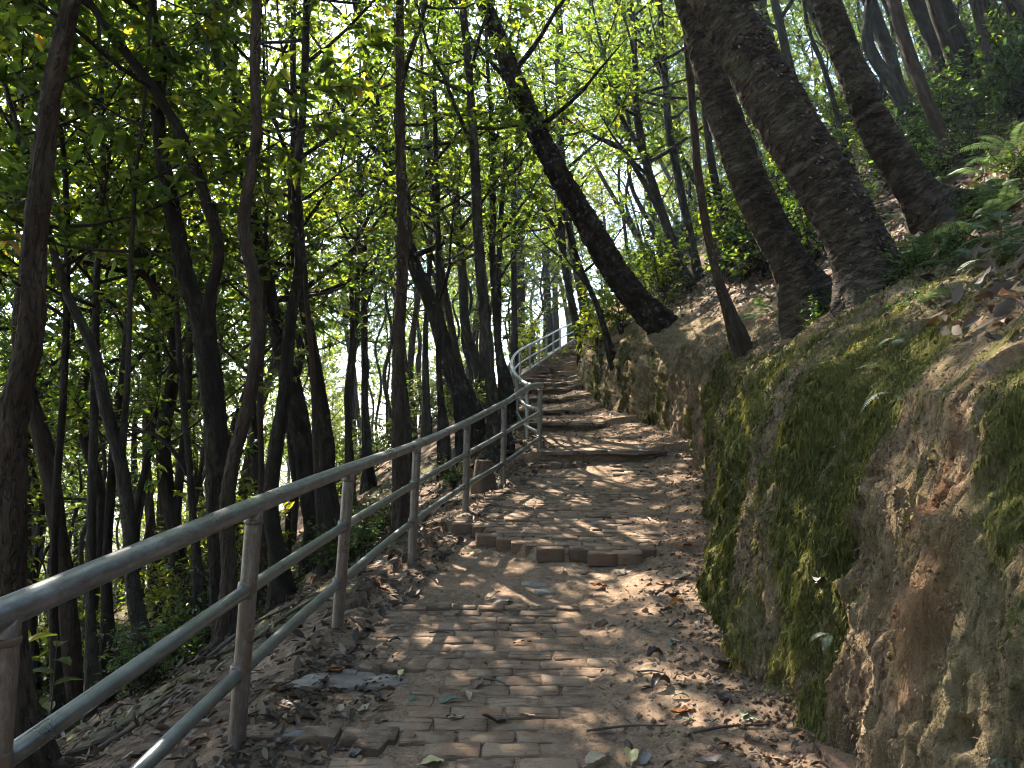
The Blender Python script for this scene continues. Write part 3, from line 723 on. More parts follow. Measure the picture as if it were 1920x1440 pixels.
pipe('handrail', tops2, 0.031, rl2, -0.05, 14); pipe('rail', tm, 0.026, rl2, -0.05, 12); pipe('rail', tl, 0.026, rl2, -0.05, 12)
Cd = catmull(np.array(tops2), 400); sd = np.concatenate([[0], np.cumsum(np.linalg.norm(np.diff(Cd, axis=0), axis=1))])
for s_ in np.arange(1.3, sd[-1], 1.55):
    c = np.array([np.interp(s_, sd, Cd[:, q]) for q in range(3)])
    pipe('post', [c - np.array([0, 0, 1.35]), c - np.array([0, 0, .6]), c], 0.03, rl2, 0.0, 12)

# ------------------------------------------------------------------ trees
def limbs_and_leaves(rg, C, R, f0, nl, lmax, tb, lv, leaf=0.12, per=14, q=1, up=0.35, twmul=1.0, azbias=None, spread=1.0, el=(-0.05, 0.75)):
    """grow limbs from the spine C (n,3), R (n,) between fraction f0 and 1; tubes go to bag tb, leaf arrays are appended to lv"""
    n = len(C); az = rg.uniform(0, 6.28)
    starts = []; ends = []
    for i in range(nl):
        f = f0 + (1 - f0) * (i + rg.uniform(0, 0.9)) / nl; k = min(int(f * (n - 1)), n - 2)
        p0 = C[k]; r0 = max(min(R[k] * 0.5, 0.05), 0.008); az += 2.4 + rg.normal(0, 0.5)
        a = az if azbias is None or rg.random() > 0.6 else azbias + rg.normal(0, 0.6)
        e = rg.uniform(*el)
        d = np.array([math.cos(a) * math.cos(e), math.sin(a) * math.cos(e), math.sin(e)])
        ll = lmax * (1.0 - 0.55 * (f - f0) / max(1 - f0, 1e-3)) * rg.uniform(0.65, 1.15) * spread
        t = np.linspace(0, 1, 7)[:, None]
        side = np.cross(d, [0, 0, 1]); side = side / max(np.linalg.norm(side), 1e-6)
        L = p0 + d * ll * t + np.array([0, 0, up * ll]) * t**2 + side * (rg.normal(0, 0.16) * ll * t * t) + np.cumsum(rg.normal(0, 0.025 * ll, (7, 3)), 0) * t
        rr = r0 * (1 - t[:, 0])**0.8 + 0.004
        V, Q, T, bk = tube(L, rr, 6 if r0 > 0.015 else 4, cap=False); tb.add(V, Q, bk=bk)
        nt = max(3, int(ll / 0.2 * twmul))
        for j in range(nt):
            tt = 0.25 + 0.75 * (j + rg.random()) / nt; kk = min(int(tt * 6), 5); fr = tt * 6 - kk
            s = L[kk] * (1 - fr) + L[kk + 1] * fr; ld = nrm(L[kk + 1] - L[kk])
            dd = nrm(ld * 0.6 + rg.normal(0, 0.65, 3) * [1, 1, 0.6] + [0, 0, 0.1]); tl_ = rg.uniform(0.25, 0.75) * (0.6 + 0.25 * min(lmax, 2.5))
            starts.append(s); ends.append(s + dd * tl_ - np.array([0, 0, 0.08 * tl_]))
    S = np.array(starts); E = np.array(ends)
    m = len(S)
    # twigs: three-sided prisms, all at once
    D = nrm(E - S); U = nrm(np.cross(D, rg.normal(0, 1, (m, 3)))); W = np.cross(D, U)
    r0 = 0.0055; ang = [0, 2.094, 4.189]
    ring = np.stack([math.cos(a) * U + math.sin(a) * W for a in ang], 1)
    V = np.concatenate([S[:, None] + ring * r0, E[:, None] + ring * 0.002], 1)
    Q = np.array([[0, 1, 4, 3], [1, 2, 5, 4], [2, 0, 3, 5]])
    Qs = (Q[None] + (np.arange(m) * 6)[:, None, None]).reshape(-1, 4)
    tb.add(V.reshape(-1, 3), Qs, bk=V.reshape(-1, 3))
    # leaves
    N = m * per; kx = np.repeat(np.arange(m), per); t = rg.uniform(0.15, 1.05, N)[:, None]
    pos = S[kx] * (1 - t) + E[kx] * t
    d = nrm(D[kx] * 0.55 + rg.normal(0, 0.75, (N, 3)) * [1, 1, 0.55] - [0, 0, 0.12])
    nn = np.array([0, 0, 1.0]) + rg.normal(0, 0.42, (N, 3))
    size = leaf * np.clip(np.exp(rg.normal(0, 0.32, N)), 0.4, 1.7)
    clump = np.repeat(rg.random(m), per)
    lv.append((pos, d, nn, size, np.clip(0.5 * clump + 0.5 * rg.random(N) + rg.normal(0, 0.04, N), 0, 1), q))
SUNV = np.array(sun_dir)
GAPS = [((0.3, 8.7, 1.0), .5), ((1.1, 9.7, 1.2), .45), ((1.0, 12, 1.75), .7), ((.8, 14.3, 2.1), .6), ((1.1, 5.3, .55), .45), ((-.65, 4.4, .46), .28), ((.6, 16.6, 2.5), .7), ((1.35, 5.4, 1.2), .3)]
def crown_mesh(lv, mat, off, name='crown', wid=0.44):
    b = Bag()
    for pos, d, nn, size, rnd, q in lv:
        if np.any(off):                              # gaps in the real canopy where the sun comes through
            keep = np.ones(len(pos), bool); rk = np.random.default_rng(len(pos)).random(len(pos))
            for c, rad in GAPS:
                w = pos - np.array(c); al_ = w @ SUNV; pr = np.linalg.norm(w - al_[:, None] * SUNV, axis=1)
                keep &= ~((pr < rad) & (al_ > 2.0) & (rk < 0.9))
            pos, d, nn, size, rnd = pos[keep], d[keep], nn[keep], size[keep], rnd[keep]
        V, Q, r = leaf_geo(pos, d, nn, size, wid, 0.28, 0.22, q, rnd); b.add(V, Q, rnd=r)
    return b.mesh(name, [mat], True, off)

def bark_disp(seed, amp=0.05, fz=4, fa=3, s0=0.2):
    def g(a, s, r):
        ca, sa = np.cos(a), np.sin(a)
        return r * amp * fbm(ca * fa, sa * fa, s * fz, 4, seed, 0.6) + r * 0.09 * vnoise(ca * 1.3, sa * 1.3, s * 1.1, seed + 9) + r * 0.4 * np.clip(np.cos(4 * a + seed) + 0.4 * np.cos(3 * a + 2 * seed), 0, 2) * np.exp(-np.maximum(s - s0, 0) / 0.2)
    return g
def ring_disp(seed, amp=0.006, s0=0.25):
    ss = s0
    def g(a, s, r):
        ca, sa = np.cos(a), np.sin(a)
        s = s + 0.06 * fbm(ca * 1.6, sa * 1.6, s * 2.2, 3, seed + 11)
        band = fbm(ca * 3.2, sa * 3.2, s * 26, 3, seed, 0.6) * sstep(-0.5, 0.5, fbm(ca * 2, sa * 2, s * 3, 2, seed + 12)); band = np.sign(band) * np.abs(band)**0.7
        plate = vnoise(ca * 6, sa * 6, s * 48, seed + 4)
        return amp * band + amp * 0.5 * plate + r * 0.07 * fbm(ca * 1.2, sa * 1.2, s * 1.3, 3, seed + 7) + 0.006 * fbm(ca * 9, sa * 9, s * 45, 3, seed + 5) + r * 0.35 * np.clip(np.cos(4 * a + seed) + 0.4 * np.cos(3 * a + 2 * seed), 0, 2) * 1.2 * np.exp(-np.maximum(s - ss, 0) / 0.25)
    return g

TREE_XY = []
_seed = [100]
def tree(pts, d, label, name='woodland_tree', bark=None, leafm=None, ext=7.0, f0=0.35, nl=12, lmax=2.2, leaf=0.12, per=13, q=1, forks=(), hit=True, detail=0,
         d_top=None, twmul=1.0, azb=None, group=None, el=(-0.05, 0.75), flare=1.45, crown_d=None):
    """pts: (px, py, width px) from the base up the trunk; d: distance of the base in metres"""
    _seed[0] += 1; rg = np.random.default_rng(_seed[0])
    bark = bark or BARK; leafm = leafm or LEAF
    d0 = ground_hit(pts[0][0], pts[0][1], d, 0.75, 1.3) if hit else d
    dt = (d_top - d) if d_top else 0.0
    def world(pl, da, db):
        ys = np.array([p[1] for p in pl], float); f = (ys[0] - ys) / max(ys[0] - ys[-1], 1)
        ds = da + (db - da) * f
        return np.array([[*P(p[0], p[1], dd), p[2] * 0.46 * dd / F * math.cos(math.atan((p[0] - 960) / F))] for p, dd in zip(pl, ds)])
    A = world(pts, d0, d0 + dt)
    gz = float(H(A[0, 0], A[0, 1]))
    base = np.array([A[0, 0], A[0, 1], gz])
    foot = A[0].copy(); dirn = nrm((A[1] - A[0])[:3][None])[0]
    drop = max(0.25, (A[0, 2] - gz) + 0.25)
    up_ = A[0, 0] > XR(A[0, 1])                      # on the hill the foot runs back into the slope
    if up_: drop += 0.3
    foot[:3] = A[0, :3] - np.array([dirn[0] * (0.9 if up_ else 0.3), dirn[1] * 0.3, 1.0]) * drop; foot[3] = A[0, 3] * flare
    s0 = float(np.linalg.norm(foot[:3] - A[0, :3]))
    A[0, 3] *= 1.0 + (flare - 1) * 0.45
    last = A[-1]; dl = nrm((A[-1] - A[-2])[:3][None])[0]
    E = []; p = last[:3].copy(); L = max(ext, 0.5)
    for i in range(1, 6):
        dl = nrm((dl + np.array([0, 0, 0.13]) + rg.normal(0, 0.05, 3))[None])[0]
        p = p + dl * L / 5; E.append([*p, max(last[3] * (1 - i / 5.3), 0.012)])
    A = np.vstack([foot[None], A, E])
    Ltot = np.linalg.norm(np.diff(A[:, :3], axis=0), axis=1).sum()
    tb = Bag(); lv = []
    if detail == 2:
        vis = 5.2
        C = catmull(A, int(Ltot / 0.013)); R = C[:, 3]
        V, Q, T, bk = tube(C[:, :3], R, 84, ring_disp(_seed[0], 0.006, s0))
    elif detail == 1:
        C = catmull(A, int(Ltot / 0.02)); R = C[:, 3]
        V, Q, T, bk = tube(C[:, :3], R, 44, bark_disp(_seed[0], 0.13, 16, 5, s0))
    else:
        C = catmull(A, int(Ltot / 0.09)); R = C[:, 3]
        V, Q, T, bk = tube(C[:, :3], R, 16, bark_disp(_seed[0], 0.07, 5, 3, s0))
    tb.add(V, Q, T, bk=bk)
    if detail:                                       # surface roots gripping the slope
        for j in range(6):
            a_ = 6.283 * (j + rg.uniform(-.3, .3)) / 6; Lr = A[1, 3] * rg.uniform(2.6, 4.6) + 0.15; q_ = np.linspace(0, 1, 9)
            wob = np.cumsum(rg.normal(0, .12, 9)); xx = A[1, 0] + np.cos(a_ + wob * .5) * Lr * q_; yy = A[1, 1] + np.sin(a_ + wob * .5) * Lr * q_
            if up_ and xx[-1] < XR(yy[-1]) + 0.8: continue
            zz = H(xx, yy) + A[1, 3] * (0.75 * (1 - q_)**2 - 0.12); rr = A[1, 3] * 0.42 * (1 - q_)**0.9 + 0.008
            zz = np.minimum(zz, A[1, 2] + A[1, 3] * 0.4)
            CR = catmull(np.c_[xx, yy, zz, rr], 26); V, Q, T, bk = tube(CR[:, :3], CR[:, 3], 12, bark_disp(_seed[0] + j, .2, 14, 3, -1)); tb.add(V, Q, T, bk=bk)
    spines = [(C[:, :3], R)]
    for fk in forks:
        B = world(fk['pts'], d0, d0 + fk.get('dt', 0)); dl = nrm((B[-1] - B[-2])[:3][None])[0]; p = B[-1, :3].copy(); E = []
        for i in range(1, 5):
            dl = nrm((dl + np.array([0, 0, 0.12]) + rg.normal(0, 0.05, 3))[None])[0]; p = p + dl * fk.get('ext', 4) / 4
            E.append([*p, max(B[-1, 3] * (1 - i / 4.3), 0.01)])
        B = np.vstack([B, E]); LB = np.linalg.norm(np.diff(B[:, :3], axis=0), axis=1).sum()
        CB = catmull(B, int(LB / 0.08)); V, Q, T, bk = tube(CB[:, :3], CB[:, 3], 14, bark_disp(_seed[0] + 3, 0.07, 5, 3)); tb.add(V, Q, T, bk=bk)
        spines.append((CB[:, :3], CB[:, 3]))
    for i, (c, r) in enumerate(spines):
        fa = f0 if d < 9 else f0 * 0.8
        limbs_and_leaves(rg, c, r, fa if i == 0 else 0.3, nl + 5 if i == 0 else max(6, nl // 2), lmax, tb, lv, leaf if d < 8 else leaf * 0.72, per + 8, q, twmul=twmul * 1.4, azbias=azb, el=el)
    root = link(name, None, None, tuple(map(float, base)), None, None, label, 'tree', group)
    link('trunk', tb.mesh('trunk', [bark], True, base), root)
    link('crown', crown_mesh(lv, leafm, base), root)
    TREE_XY.append((float(base[0]), float(base[1])))
    return root, C

# --- trees on the bank (uphill side)
GB = 'leaning trees rooted on the bank'
r1, c1 = tree([(1648, 628, 160), (1612, 470, 128), (1555, 360, 124), (1480, 240, 120), (1415, 125, 112), (1345, 0, 104), (1290, -110, 98)], 4.4,
     'thickest leaning trunk with dark peeling bark on the bank top', 'leaning_tree', BARK_RING, ext=6, f0=0.6, nl=11, lmax=2.6, detail=2, hit=False, d_top=4.5, per=15, group=GB, flare=1.5)
r2, c2 = tree([(1526, 580, 96), (1482, 495, 76), (1432, 400, 76), (1370, 250, 72), (1307, 50, 62), (1275, -60, 58)], 5.3,
     'leaning ringed trunk just left of the thickest one', 'leaning_tree', BARK_RING, ext=6, f0=0.6, nl=11, lmax=2.4, detail=2, hit=False, d_top=5.3, group=GB)
r3, c3 = tree([(1780, 418, 118), (1725, 365, 86), (1690, 315, 80), (1645, 245, 74), (1595, 125, 66), (1548, 0, 62), (1510, -110, 58)], 5.2,
     'leaning ringed trunk with a flared foot between ferns, up the bank', 'leaning_tree', BARK_RING, ext=6, f0=0.6, nl=11, lmax=2.4, detail=2, d_top=5.3, hit=False, group=GB, flare=1.7)
tree([(1265, 632, 62), (1205, 577, 58), (1155, 510, 54), (1105, 425, 50), (1055, 340, 46), (1010, 250, 42), (965, 150, 38), (935, 75, 36), (905, 0, 34), (870, -90, 32)], 13.6,
     'dark trunk leaning far left over the path steps', 'leaning_tree', BARK, ext=5, f0=0.45, nl=16, lmax=2.4, detail=1, hit=False, d_top=12.0, per=16, leafm=LEAF_DARK, leaf=0.1, el=(-0.3, 0.7), group=GB)
tree([(1099, 672, 28), (1084, 625, 18), (1073, 573, 16), (1063, 520, 15), (1056, 475, 15), (1050, 350, 14), (1055, 150, 13), (1047, 0, 12)], 20.5,
     'thin dark trunk with a broad root foot at the bend of the steps', 'leaning_tree', BARK, ext=4, f0=0.4, nl=12, lmax=2.0, detail=0, hit=False, leafm=LEAF_DARK, leaf=0.1, el=(-0.3, 0.7), group=GB, flare=1.3,
     forks=[dict(pts=[(1092, 645, 9), (1078, 600, 9), (1066, 520, 9), (1045, 440, 10), (1010, 380, 8), (960, 330, 6)], ext=1.5)])
tree([(1100, 592, 22), (1090, 545, 18), (1078, 490, 17), (1062, 380, 15), (1050, 250, 15)], 20, 'grey trunk standing behind the thin dark one at the bend', 'woodland_tree', BARK_GREY, ext=5, hit=False, f0=.4, nl=10)
tree([(1141, 648, 13), (1120, 575, 12), (1090, 505, 11), (1062, 420, 9), (1040, 330, 8)], 15, 'slim sapling tilted left on the mossy bank edge', 'sapling', BARK, ext=3, hit=False, f0=.35, nl=9, lmax=1.4, leaf=.09)
tree([(1382, 628, 26), (1347, 525, 20), (1312, 350, 18), (1298, 200, 17), (1288, 60, 16), (1282, -40, 15)], 8.2, 'slender smooth brown trunk rising from the bank edge', 'sapling', BARK_BROWN, ext=4, hit=False, f0=.55, nl=10, lmax=1.5, leaf=.09)
tree([(1728, 240, 46), (1695, 190, 36), (1665, 95, 32), (1630, 0, 30), (1605, -60, 28)], 13, 'leaning trunk behind the fern slope, second up the hillside', 'woodland_tree', BARK_GREY, ext=5, f0=.55, nl=10)
tree([(1797, 322, 42), (1770, 260, 32), (1735, 180, 30), (1700, 85, 28), (1670, -20, 27)], 10.5, 'slim leaning trunk rooted among the upper ferns', 'woodland_tree', BARK_BROWN, ext=5, f0=.55, nl=10)
tree([(1788, 160, 46), (1765, 115, 38), (1740, 55, 35), (1712, -10, 33)], 15.5, 'dark trunk high on the hillside in low shrubs', 'woodland_tree', BARK, ext=6, f0=.45, nl=10)
tree([(1882, 225, 28), (1868, 165, 24), (1850, 95, 22), (1826, 0, 21)], 11.5, 'thin brown trunk near the upper right shrubs', 'woodland_tree', BARK_BROWN, ext=5, f0=.5, nl=9)
tree([(1882, 98, 46), (1866, 50, 40), (1850, 0, 38), (1832, -50, 36)], 14.5, 'stout trunk at the top of the visible hillside', 'woodland_tree', BARK_BROWN, ext=6, f0=.45, nl=9)
tree([(1500, 225, 24), (1487, 150, 20), (1470, 80, 19), (1452, 0, 18)], 13.5, 'thin grey trunk seen between two ringed leaning trunks', 'woodland_tree', BARK_GREY, ext=5, f0=.5, nl=9, hit=False)
tree([(1378, 440, 24), (1350, 380, 18), (1338, 325, 17), (1325, 235, 15), (1318, 120, 14)], 14, 'thin dark trunk behind the slender brown one', 'woodland_tree', BARK, ext=5, f0=.45, nl=10, hit=False)
tree([(1312, 575, 26), (1278, 500, 20), (1250, 425, 19), (1225, 350, 18), (1205, 280, 16), (1192, 190, 14), (1190, 100, 12)], 15, 'curved grey trunk forking above the dark leaning tree', 'woodland_tree', BARK_GREY, ext=4, f0=.4, nl=12, hit=False,
     forks=[dict(pts=[(1240, 400, 13), (1200, 330, 11), (1160, 275, 10), (1120, 258, 8)], ext=1.5), dict(pts=[(1215, 300, 12), (1170, 230, 10), (1145, 160, 8), (1130, 90, 7)], ext=2)])
tree([(1318, 560, 22), (1296, 450, 18), (1275, 350, 17), (1252, 220, 16), (1245, 120, 15), (1238, 30, 14)], 15.6, 'upright grey trunk beside the curved forking one', 'woodland_tree', BARK_GREY, ext=5, f0=.45, nl=12, hit=False)
# --- trees on the downhill side
tree([(45, 1470, 96), (22, 1250, 72), (20, 1000, 66), (32, 745, 60), (55, 650, 58), (65, 450, 54), (78, 325, 50), (100, 150, 44), (135, 0, 40), (150, -100, 38)], 4.0,
     'tall rough trunk closest to the camera, behind the railing end', 'woodland_tree', BARK_BROWN, ext=6, f0=.6, nl=7, lmax=2.2, detail=1, hit=False, flare=1.8, leaf=.12, q=2, el=(-.1, .6))
tree([(432, 1235, 62), (415, 1095, 48), (408, 920, 48), (402, 770, 48), (392, 690, 50), (380, 610, 46), (355, 535, 38), (335, 450, 35), (315, 350, 32), (296, 225, 28), (300, 100, 26), (284, 30, 26), (270, -60, 24)], 7.0,
     'big dark forked trunk leaning left behind the railing', 'woodland_tree', BARK, ext=5, f0=.5, nl=8, lmax=2.1, detail=1, leaf=.12, q=2, azb=3.6, el=(-.1, .6),
     forks=[dict(pts=[(388, 640, 34), (394, 560, 28), (410, 465, 25), (386, 375, 25), (350, 275, 25), (300, 185, 22), (225, 85, 20), (165, 0, 18), (120, -60, 16)], dt=-.6, ext=3)])
tree([(425, 1190, 38), (430, 1070, 32), (425, 945, 30), (438, 860, 28), (468, 745, 27), (482, 650, 27), (476, 525, 26), (458, 425, 26), (470, 325, 24), (481, 250, 22), (478, 150, 22), (482, 0, 20), (488, -80, 19)], 6.3,
     'smooth winding brown trunk in front of the forked one', 'woodland_tree', BARK_BROWN, ext=4, f0=.65, nl=7, lmax=1.8, detail=1, leaf=.12, q=2)
tree([(530, 1140, 56), (522, 1050, 38), (507, 960, 32), (512, 870, 30), (530, 770, 28), (545, 600, 24), (560, 500, 20), (555, 350, 18), (565, 250, 17), (575, 0, 15)], 8.2,
     'dark trunk with a swollen foot just behind the second railing post', 'woodland_tree', BARK, ext=4, f0=.45, nl=12, leaf=.12, hit=False)
tree([(600, 1015, 56), (578, 895, 46), (556, 770, 44), (522, 630, 36), (500, 525, 30), (478, 420, 26), (455, 300, 24), (440, 150, 22)], 11, 'thick shadowed trunk leaning left behind the railing middle', 'woodland_tree', BARK, ext=5, f0=.4, nl=12, hit=False)
tree([(632, 1000, 38), (620, 945, 34), (610, 820, 32), (595, 720, 30), (580, 625, 26), (560, 525, 22), (548, 400, 19), (552, 250, 17)], 10, 'straight shadowed trunk close beside the thick leaning one', 'woodland_tree', BARK, ext=5, f0=.4, nl=12, hit=False)
tree([(605, 1095, 18), (600, 1000, 15), (592, 850, 14), (588, 720, 13), (575, 560, 12), (565, 420, 11)], 8.6, 'pole-thin sapling behind the second railing post', 'sapling', BARK_BROWN, ext=4, f0=.4, nl=9, lmax=1.5, hit=False)
tree([(752, 1012, 34), (748, 900, 28), (745, 720, 25), (755, 450, 22), (752, 300, 20), (750, 150, 18), (749, 0, 17), (750, -80, 16)], 7.6,
     'straight upright brown trunk standing alone behind the third railing post', 'woodland_tree', BARK_BROWN, ext=5, f0=.5, nl=12, lmax=2.0, detail=1, hit=False)
tree([(932, 812, 34), (925, 760, 26), (918, 700, 23), (910, 600, 22), (897, 450, 21), (890, 300, 19), (880, 150, 17), (868, 0, 15), (866, -60, 15)], 11, 'tall grey trunk behind the railing near its far end', 'woodland_tree', BARK_GREY, ext=5, f0=.45, nl=13, detail=1, hit=False)
tree([(948, 735, 22), (935, 660, 15), (928, 560, 14), (922, 450, 13), (925, 300, 12)], 13.5, 'thin dark trunk half behind the tall grey one', 'woodland_tree', BARK, ext=5, f0=.4, nl=11, hit=False)
tree([(952, 720, 18), (938, 660, 12), (934, 560, 12), (937, 450, 11), (945, 330, 10)], 14.5, 'very thin trunk nearest the curve of the far railing', 'sapling', BARK, ext=4, f0=.35, nl=10, hit=False)
tree([(878, 770, 46), (845, 690, 36), (812, 580, 33), (775, 490, 28), (745, 380, 25), (715, 250, 22)], 12.5, 'dark trunk leaning left below the railing bend', 'woodland_tree', BARK, ext=5, f0=.4, nl=13, hit=False)
tree([(832, 800, 17), (824, 720, 13), (822, 560, 12), (820, 375, 11), (815, 200, 10)], 12, 'upright thin black trunk crossing in front of the leaning one', 'sapling', BARK, ext=4, f0=.35, nl=10, hit=False)
tree([(908, 715, 28), (890, 670, 22), (875, 625, 20), (868, 525, 19), (856, 390, 17), (845, 250, 15)], 16, 'grey trunk bent at its foot behind the railing bend', 'woodland_tree', BARK_GREY, ext=5, f0=.4, nl=12, hit=False)
tree([(866, 735, 20), (853, 650, 16), (830, 525, 15), (815, 400, 14)], 14, 'slim brown trunk between the leaning and bent trunks', 'woodland_tree', BARK_BROWN, ext=5, f0=.4, nl=11, hit=False)
tree([(965, 700, 16), (964, 600, 13), (963, 450, 12), (962, 330, 11)], 21, 'upright trunk behind the far railing curve', 'woodland_tree', BARK, ext=6, f0=.4, nl=11, hit=False)
tree([(975, 690, 36), (974, 640, 28), (972, 540, 26), (970, 420, 24)], 29, 'broad hazy trunk far beyond the railing curve', 'woodland_tree', BARK_GREY, ext=7, f0=.35, nl=13, leaf=.14, hit=False)
tree([(1028, 630, 18), (1026, 560, 15), (1024, 470, 14)], 33, 'pale distant trunk left of the top steps', 'woodland_tree', BARK_GREY, ext=7, f0=.3, nl=12, leaf=.15, hit=False)
tree([(1042, 625, 14), (1041, 560, 12), (1040, 470, 11)], 38, 'thinner pale distant trunk beside the top steps', 'woodland_tree', BARK_GREY, ext=7, f0=.3, nl=12, leaf=.15, hit=False)
tree([(283, 1290, 40), (252, 1120, 30), (240, 970, 29), (226, 870, 28), (200, 770, 27), (176, 660, 24), (128, 555, 20), (98, 460, 16), (70, 360, 14)], 6.6,
     'grey trunk bending left above the railing by the rough tall trunk', 'woodland_tree', BARK_GREY, ext=3, f0=.5, nl=11, leaf=.13, detail=1, hit=False,
     forks=[dict(pts=[(226, 860, 16), (236, 760, 14), (243, 600, 12), (246, 480, 11), (255, 330, 9)], ext=3)])
tree([(107, 1330, 26), (100, 1120, 18), (106, 920, 17), (120, 720, 16), (126, 500, 14), (120, 300, 12)], 8.2, 'dark thin trunk next to the rough tall trunk', 'woodland_tree', BARK, ext=4, f0=.45, nl=11, hit=False)
tree([(176, 1282, 30), (170, 1170, 22), (172, 970, 20), (178, 720, 18), (182, 500, 15), (193, 325, 13)], 8.6, 'straight mossy trunk behind the bending grey one', 'woodland_tree', BARK_GREY, ext=4, f0=.45, nl=11, hit=False)
tree([(203, 1215, 28), (200, 1070, 21), (206, 945, 20), (218, 800, 19), (232, 690, 16), (246, 500, 14)], 10.2, 'black straight trunk downhill of the charred stump', 'woodland_tree', BARK, ext=5, f0=.45, nl=12, hit=False)
tree([(376, 1150, 24), (362, 970, 16), (355, 870, 15), (340, 720, 14), (330, 560, 12)], 9.2, 'slim trunk with an arching branch right of the charred stump', 'woodland_tree', BARK_GREY, ext=5, f0=.45, nl=11, hit=False,
     forks=[dict(pts=[(352, 890, 9), (320, 840, 8), (285, 812, 7), (250, 812, 5), (228, 822, 4)], ext=.4)])
tree([(492, 985, 16), (490, 850, 12), (488, 720, 12), (495, 600, 11)], 10.5, 'thin pole trunk between the winding and swollen-foot trunks', 'sapling', BARK_BROWN, ext=5, f0=.4, nl=11, hit=False)
for (px, py, w, d, lab) in ((330, 1120, 22, 12, 'dim trunk behind the slim arching-branch tree'), (655, 930, 14, 14, 'thin dim trunk left of the upright brown trunk'), (690, 900, 16, 15, 'dim trunk close left of the upright brown trunk'),
                            (800, 790, 12, 18, 'distant thin trunk right of the upright brown trunk'), (60, 1230, 16, 11, 'thin dim trunk seen past the rough tall trunk')):
    rg_ = random.Random(px); s1 = rg_.uniform(-20, 20)
    tree([(px, py, w * 1.3), (px - 4 + s1 * .2, py - 140, w), (px + s1, py - 330, w * .85), (px + s1 * 1.4, py - 520, w * .7)], d, lab, 'woodland_tree', random.Random(px + 1).choice([BARK, BARK_GREY]), ext=5, f0=.4, nl=11, hit=False)

# bark flakes peeling from the three big leaning trunks
def flakes(root, C, n, seed, smin=0.02, smax=0.06, f=(0.05, 0.5)):
    rg = np.random.default_rng(seed); base = np.array(root.location)
    k = rg.integers(int(len(C) * f[0]), int(len(C) * f[1]), n); T, U, W = frames(C[:, :3]); a = rg.normal(0.0, 1.0, n)
    # flakes cluster on the upper (right) flank
    upn = np.array([0.75, -0.5, 0.5]); prj = upn - T[k] * (T[k] @ upn)[:, None]; e1 = nrm(prj); e2 = np.cross(T[k], e1)
    nn = e1 * np.cos(a)[:, None] + e2 * np.sin(a)[:, None]
    pos = C[k, :3] + nn * (C[k, 3] * rg.uniform(0.98, 1.03, n))[:, None]
    d = nrm(-T[k] * 1.0 + nn * rg.uniform(0.2, 0.8, (n, 1)) + rg.normal(0, 0.4, (n, 3)))
    V, Q, r = leaf_geo(pos - base, d, nn + rg.normal(0, 0.3, (n, 3)), rg.uniform(smin, smax, n), 0.5, 0.3, -0.2, 1, rg.random(n)**2 * 0.85)
    link('bark_flakes', make_mesh('bark_flakes', V, Q, None, [DEAD], False, {'rnd': r}), root, kind='stuff')
flakes(r1, c1, 2600, 1, 0.01, 0.036); flakes(r2, c2, 700, 2, 0.008, 0.024); flakes(r3, c3, 500, 3, 0.008, 0.024)

# --- woodland around: a library of whole trees, copied
LIB = []
for i in range(16):
    low = i >= 10                                # understorey trees, leafy almost to the ground
    rg = np.random.default_rng(500 + i); tb = Bag(); lv = []
    h = rg.uniform(4.5, 7) if low else rg.uniform(10, 14); ln = rg.normal(0, 0.06, 2) + np.array([-0.03, 0]); n = 9
    A = np.array([[ln[0] * h * (t_**1.2) + 0.12 * rg.normal() * (k > 0), ln[1] * h * t_ + 0.12 * rg.normal() * (k > 0), h * t_ - 0.4, (0.045 if low else 0.11) * (1 - t_)**0.8 + 0.010] for k, t_ in enumerate(np.linspace(0, 1, n))])
    A[0, 3] *= 1.5
    C = catmull(A, 90); V, Q, T, bk = tube(C[:, :3], C[:, 3], 10, bark_disp(500 + i, 0.08, 4, 3)); tb.add(V, Q, T, bk=bk)
    limbs_and_leaves(rg, C[:, :3], C[:, 3], 0.3 if low else 0.45, 20 if low else 34, 1.5 if low else 2.6, tb, lv, 0.1 if low else 0.105, 21, 0, el=(-0.25, 0.8), twmul=1.5)
    mt = tb.mesh('trunk', [[BARK, BARK_GREY, BARK_BROWN][i % 3]]); mc = crown_mesh(lv, [LEAF, LEAF_DARK, LEAF, LEAF_YEL, LEAF_DARK][i % 5], np.zeros(3))
    LIB.append((mt, mc, h))
def copy_tree(i, x, y, s, rz, label, group, sink=0.0, ry=0.0):
    mt, mc, h = LIB[i]; z = float(H(x, y))
    r = link('woodland_tree' if i < 10 else 'understorey_tree' if i < 16 else 'sapling', None, None, (x, y, z - sink), (0, ry, rz), s, label, 'tree', group)
    link('trunk', mt, r); link('crown', mc, r)
    TREE_XY.append((x, y))
rgt = np.random.default_rng(77)
def scatter(n, sampler, dmin, label, group, smin=0.8, smax=1.15, tries=6000, lib=(0, 10)):
    k = 0
    for _ in range(tries):
        x, y = sampler()
        dm = dmin * (1 + 0.02 * max(y, 0))
        if any((x - a)**2 + (y - b)**2 < dm * dm for a, b in TREE_XY): continue
        uu = (x - .8) * -.5 + (y - 10.5) * .866; vv = (x - .8) * .866 + (y - 10.5) * .5
        if 3 < uu < 16 and abs(vv) < 2.0: continue                  # a gap in the wood that lets the sun reach the steps
        hill = x > XR(y) + 1 and y > 4
        if group and 'viewer' not in group and y > 1 and abs(x) / y > 0.78: continue
        copy_tree(int(rgt.integers(*lib)), x, y, float(rgt.uniform(smin, smax)), float(rgt.uniform(-.5, .5) if hill else rgt.uniform(0, 6.28)), label, group, 0.0, float(rgt.uniform(-.38, -.08)) if hill else 0.0); k += 1
        if k >= n: break
    return k
def s_left():
    y = rgt.uniform(10, 31); return float(XL(y)) - rgt.uniform(2.2, 4 + 0.62 * y), y
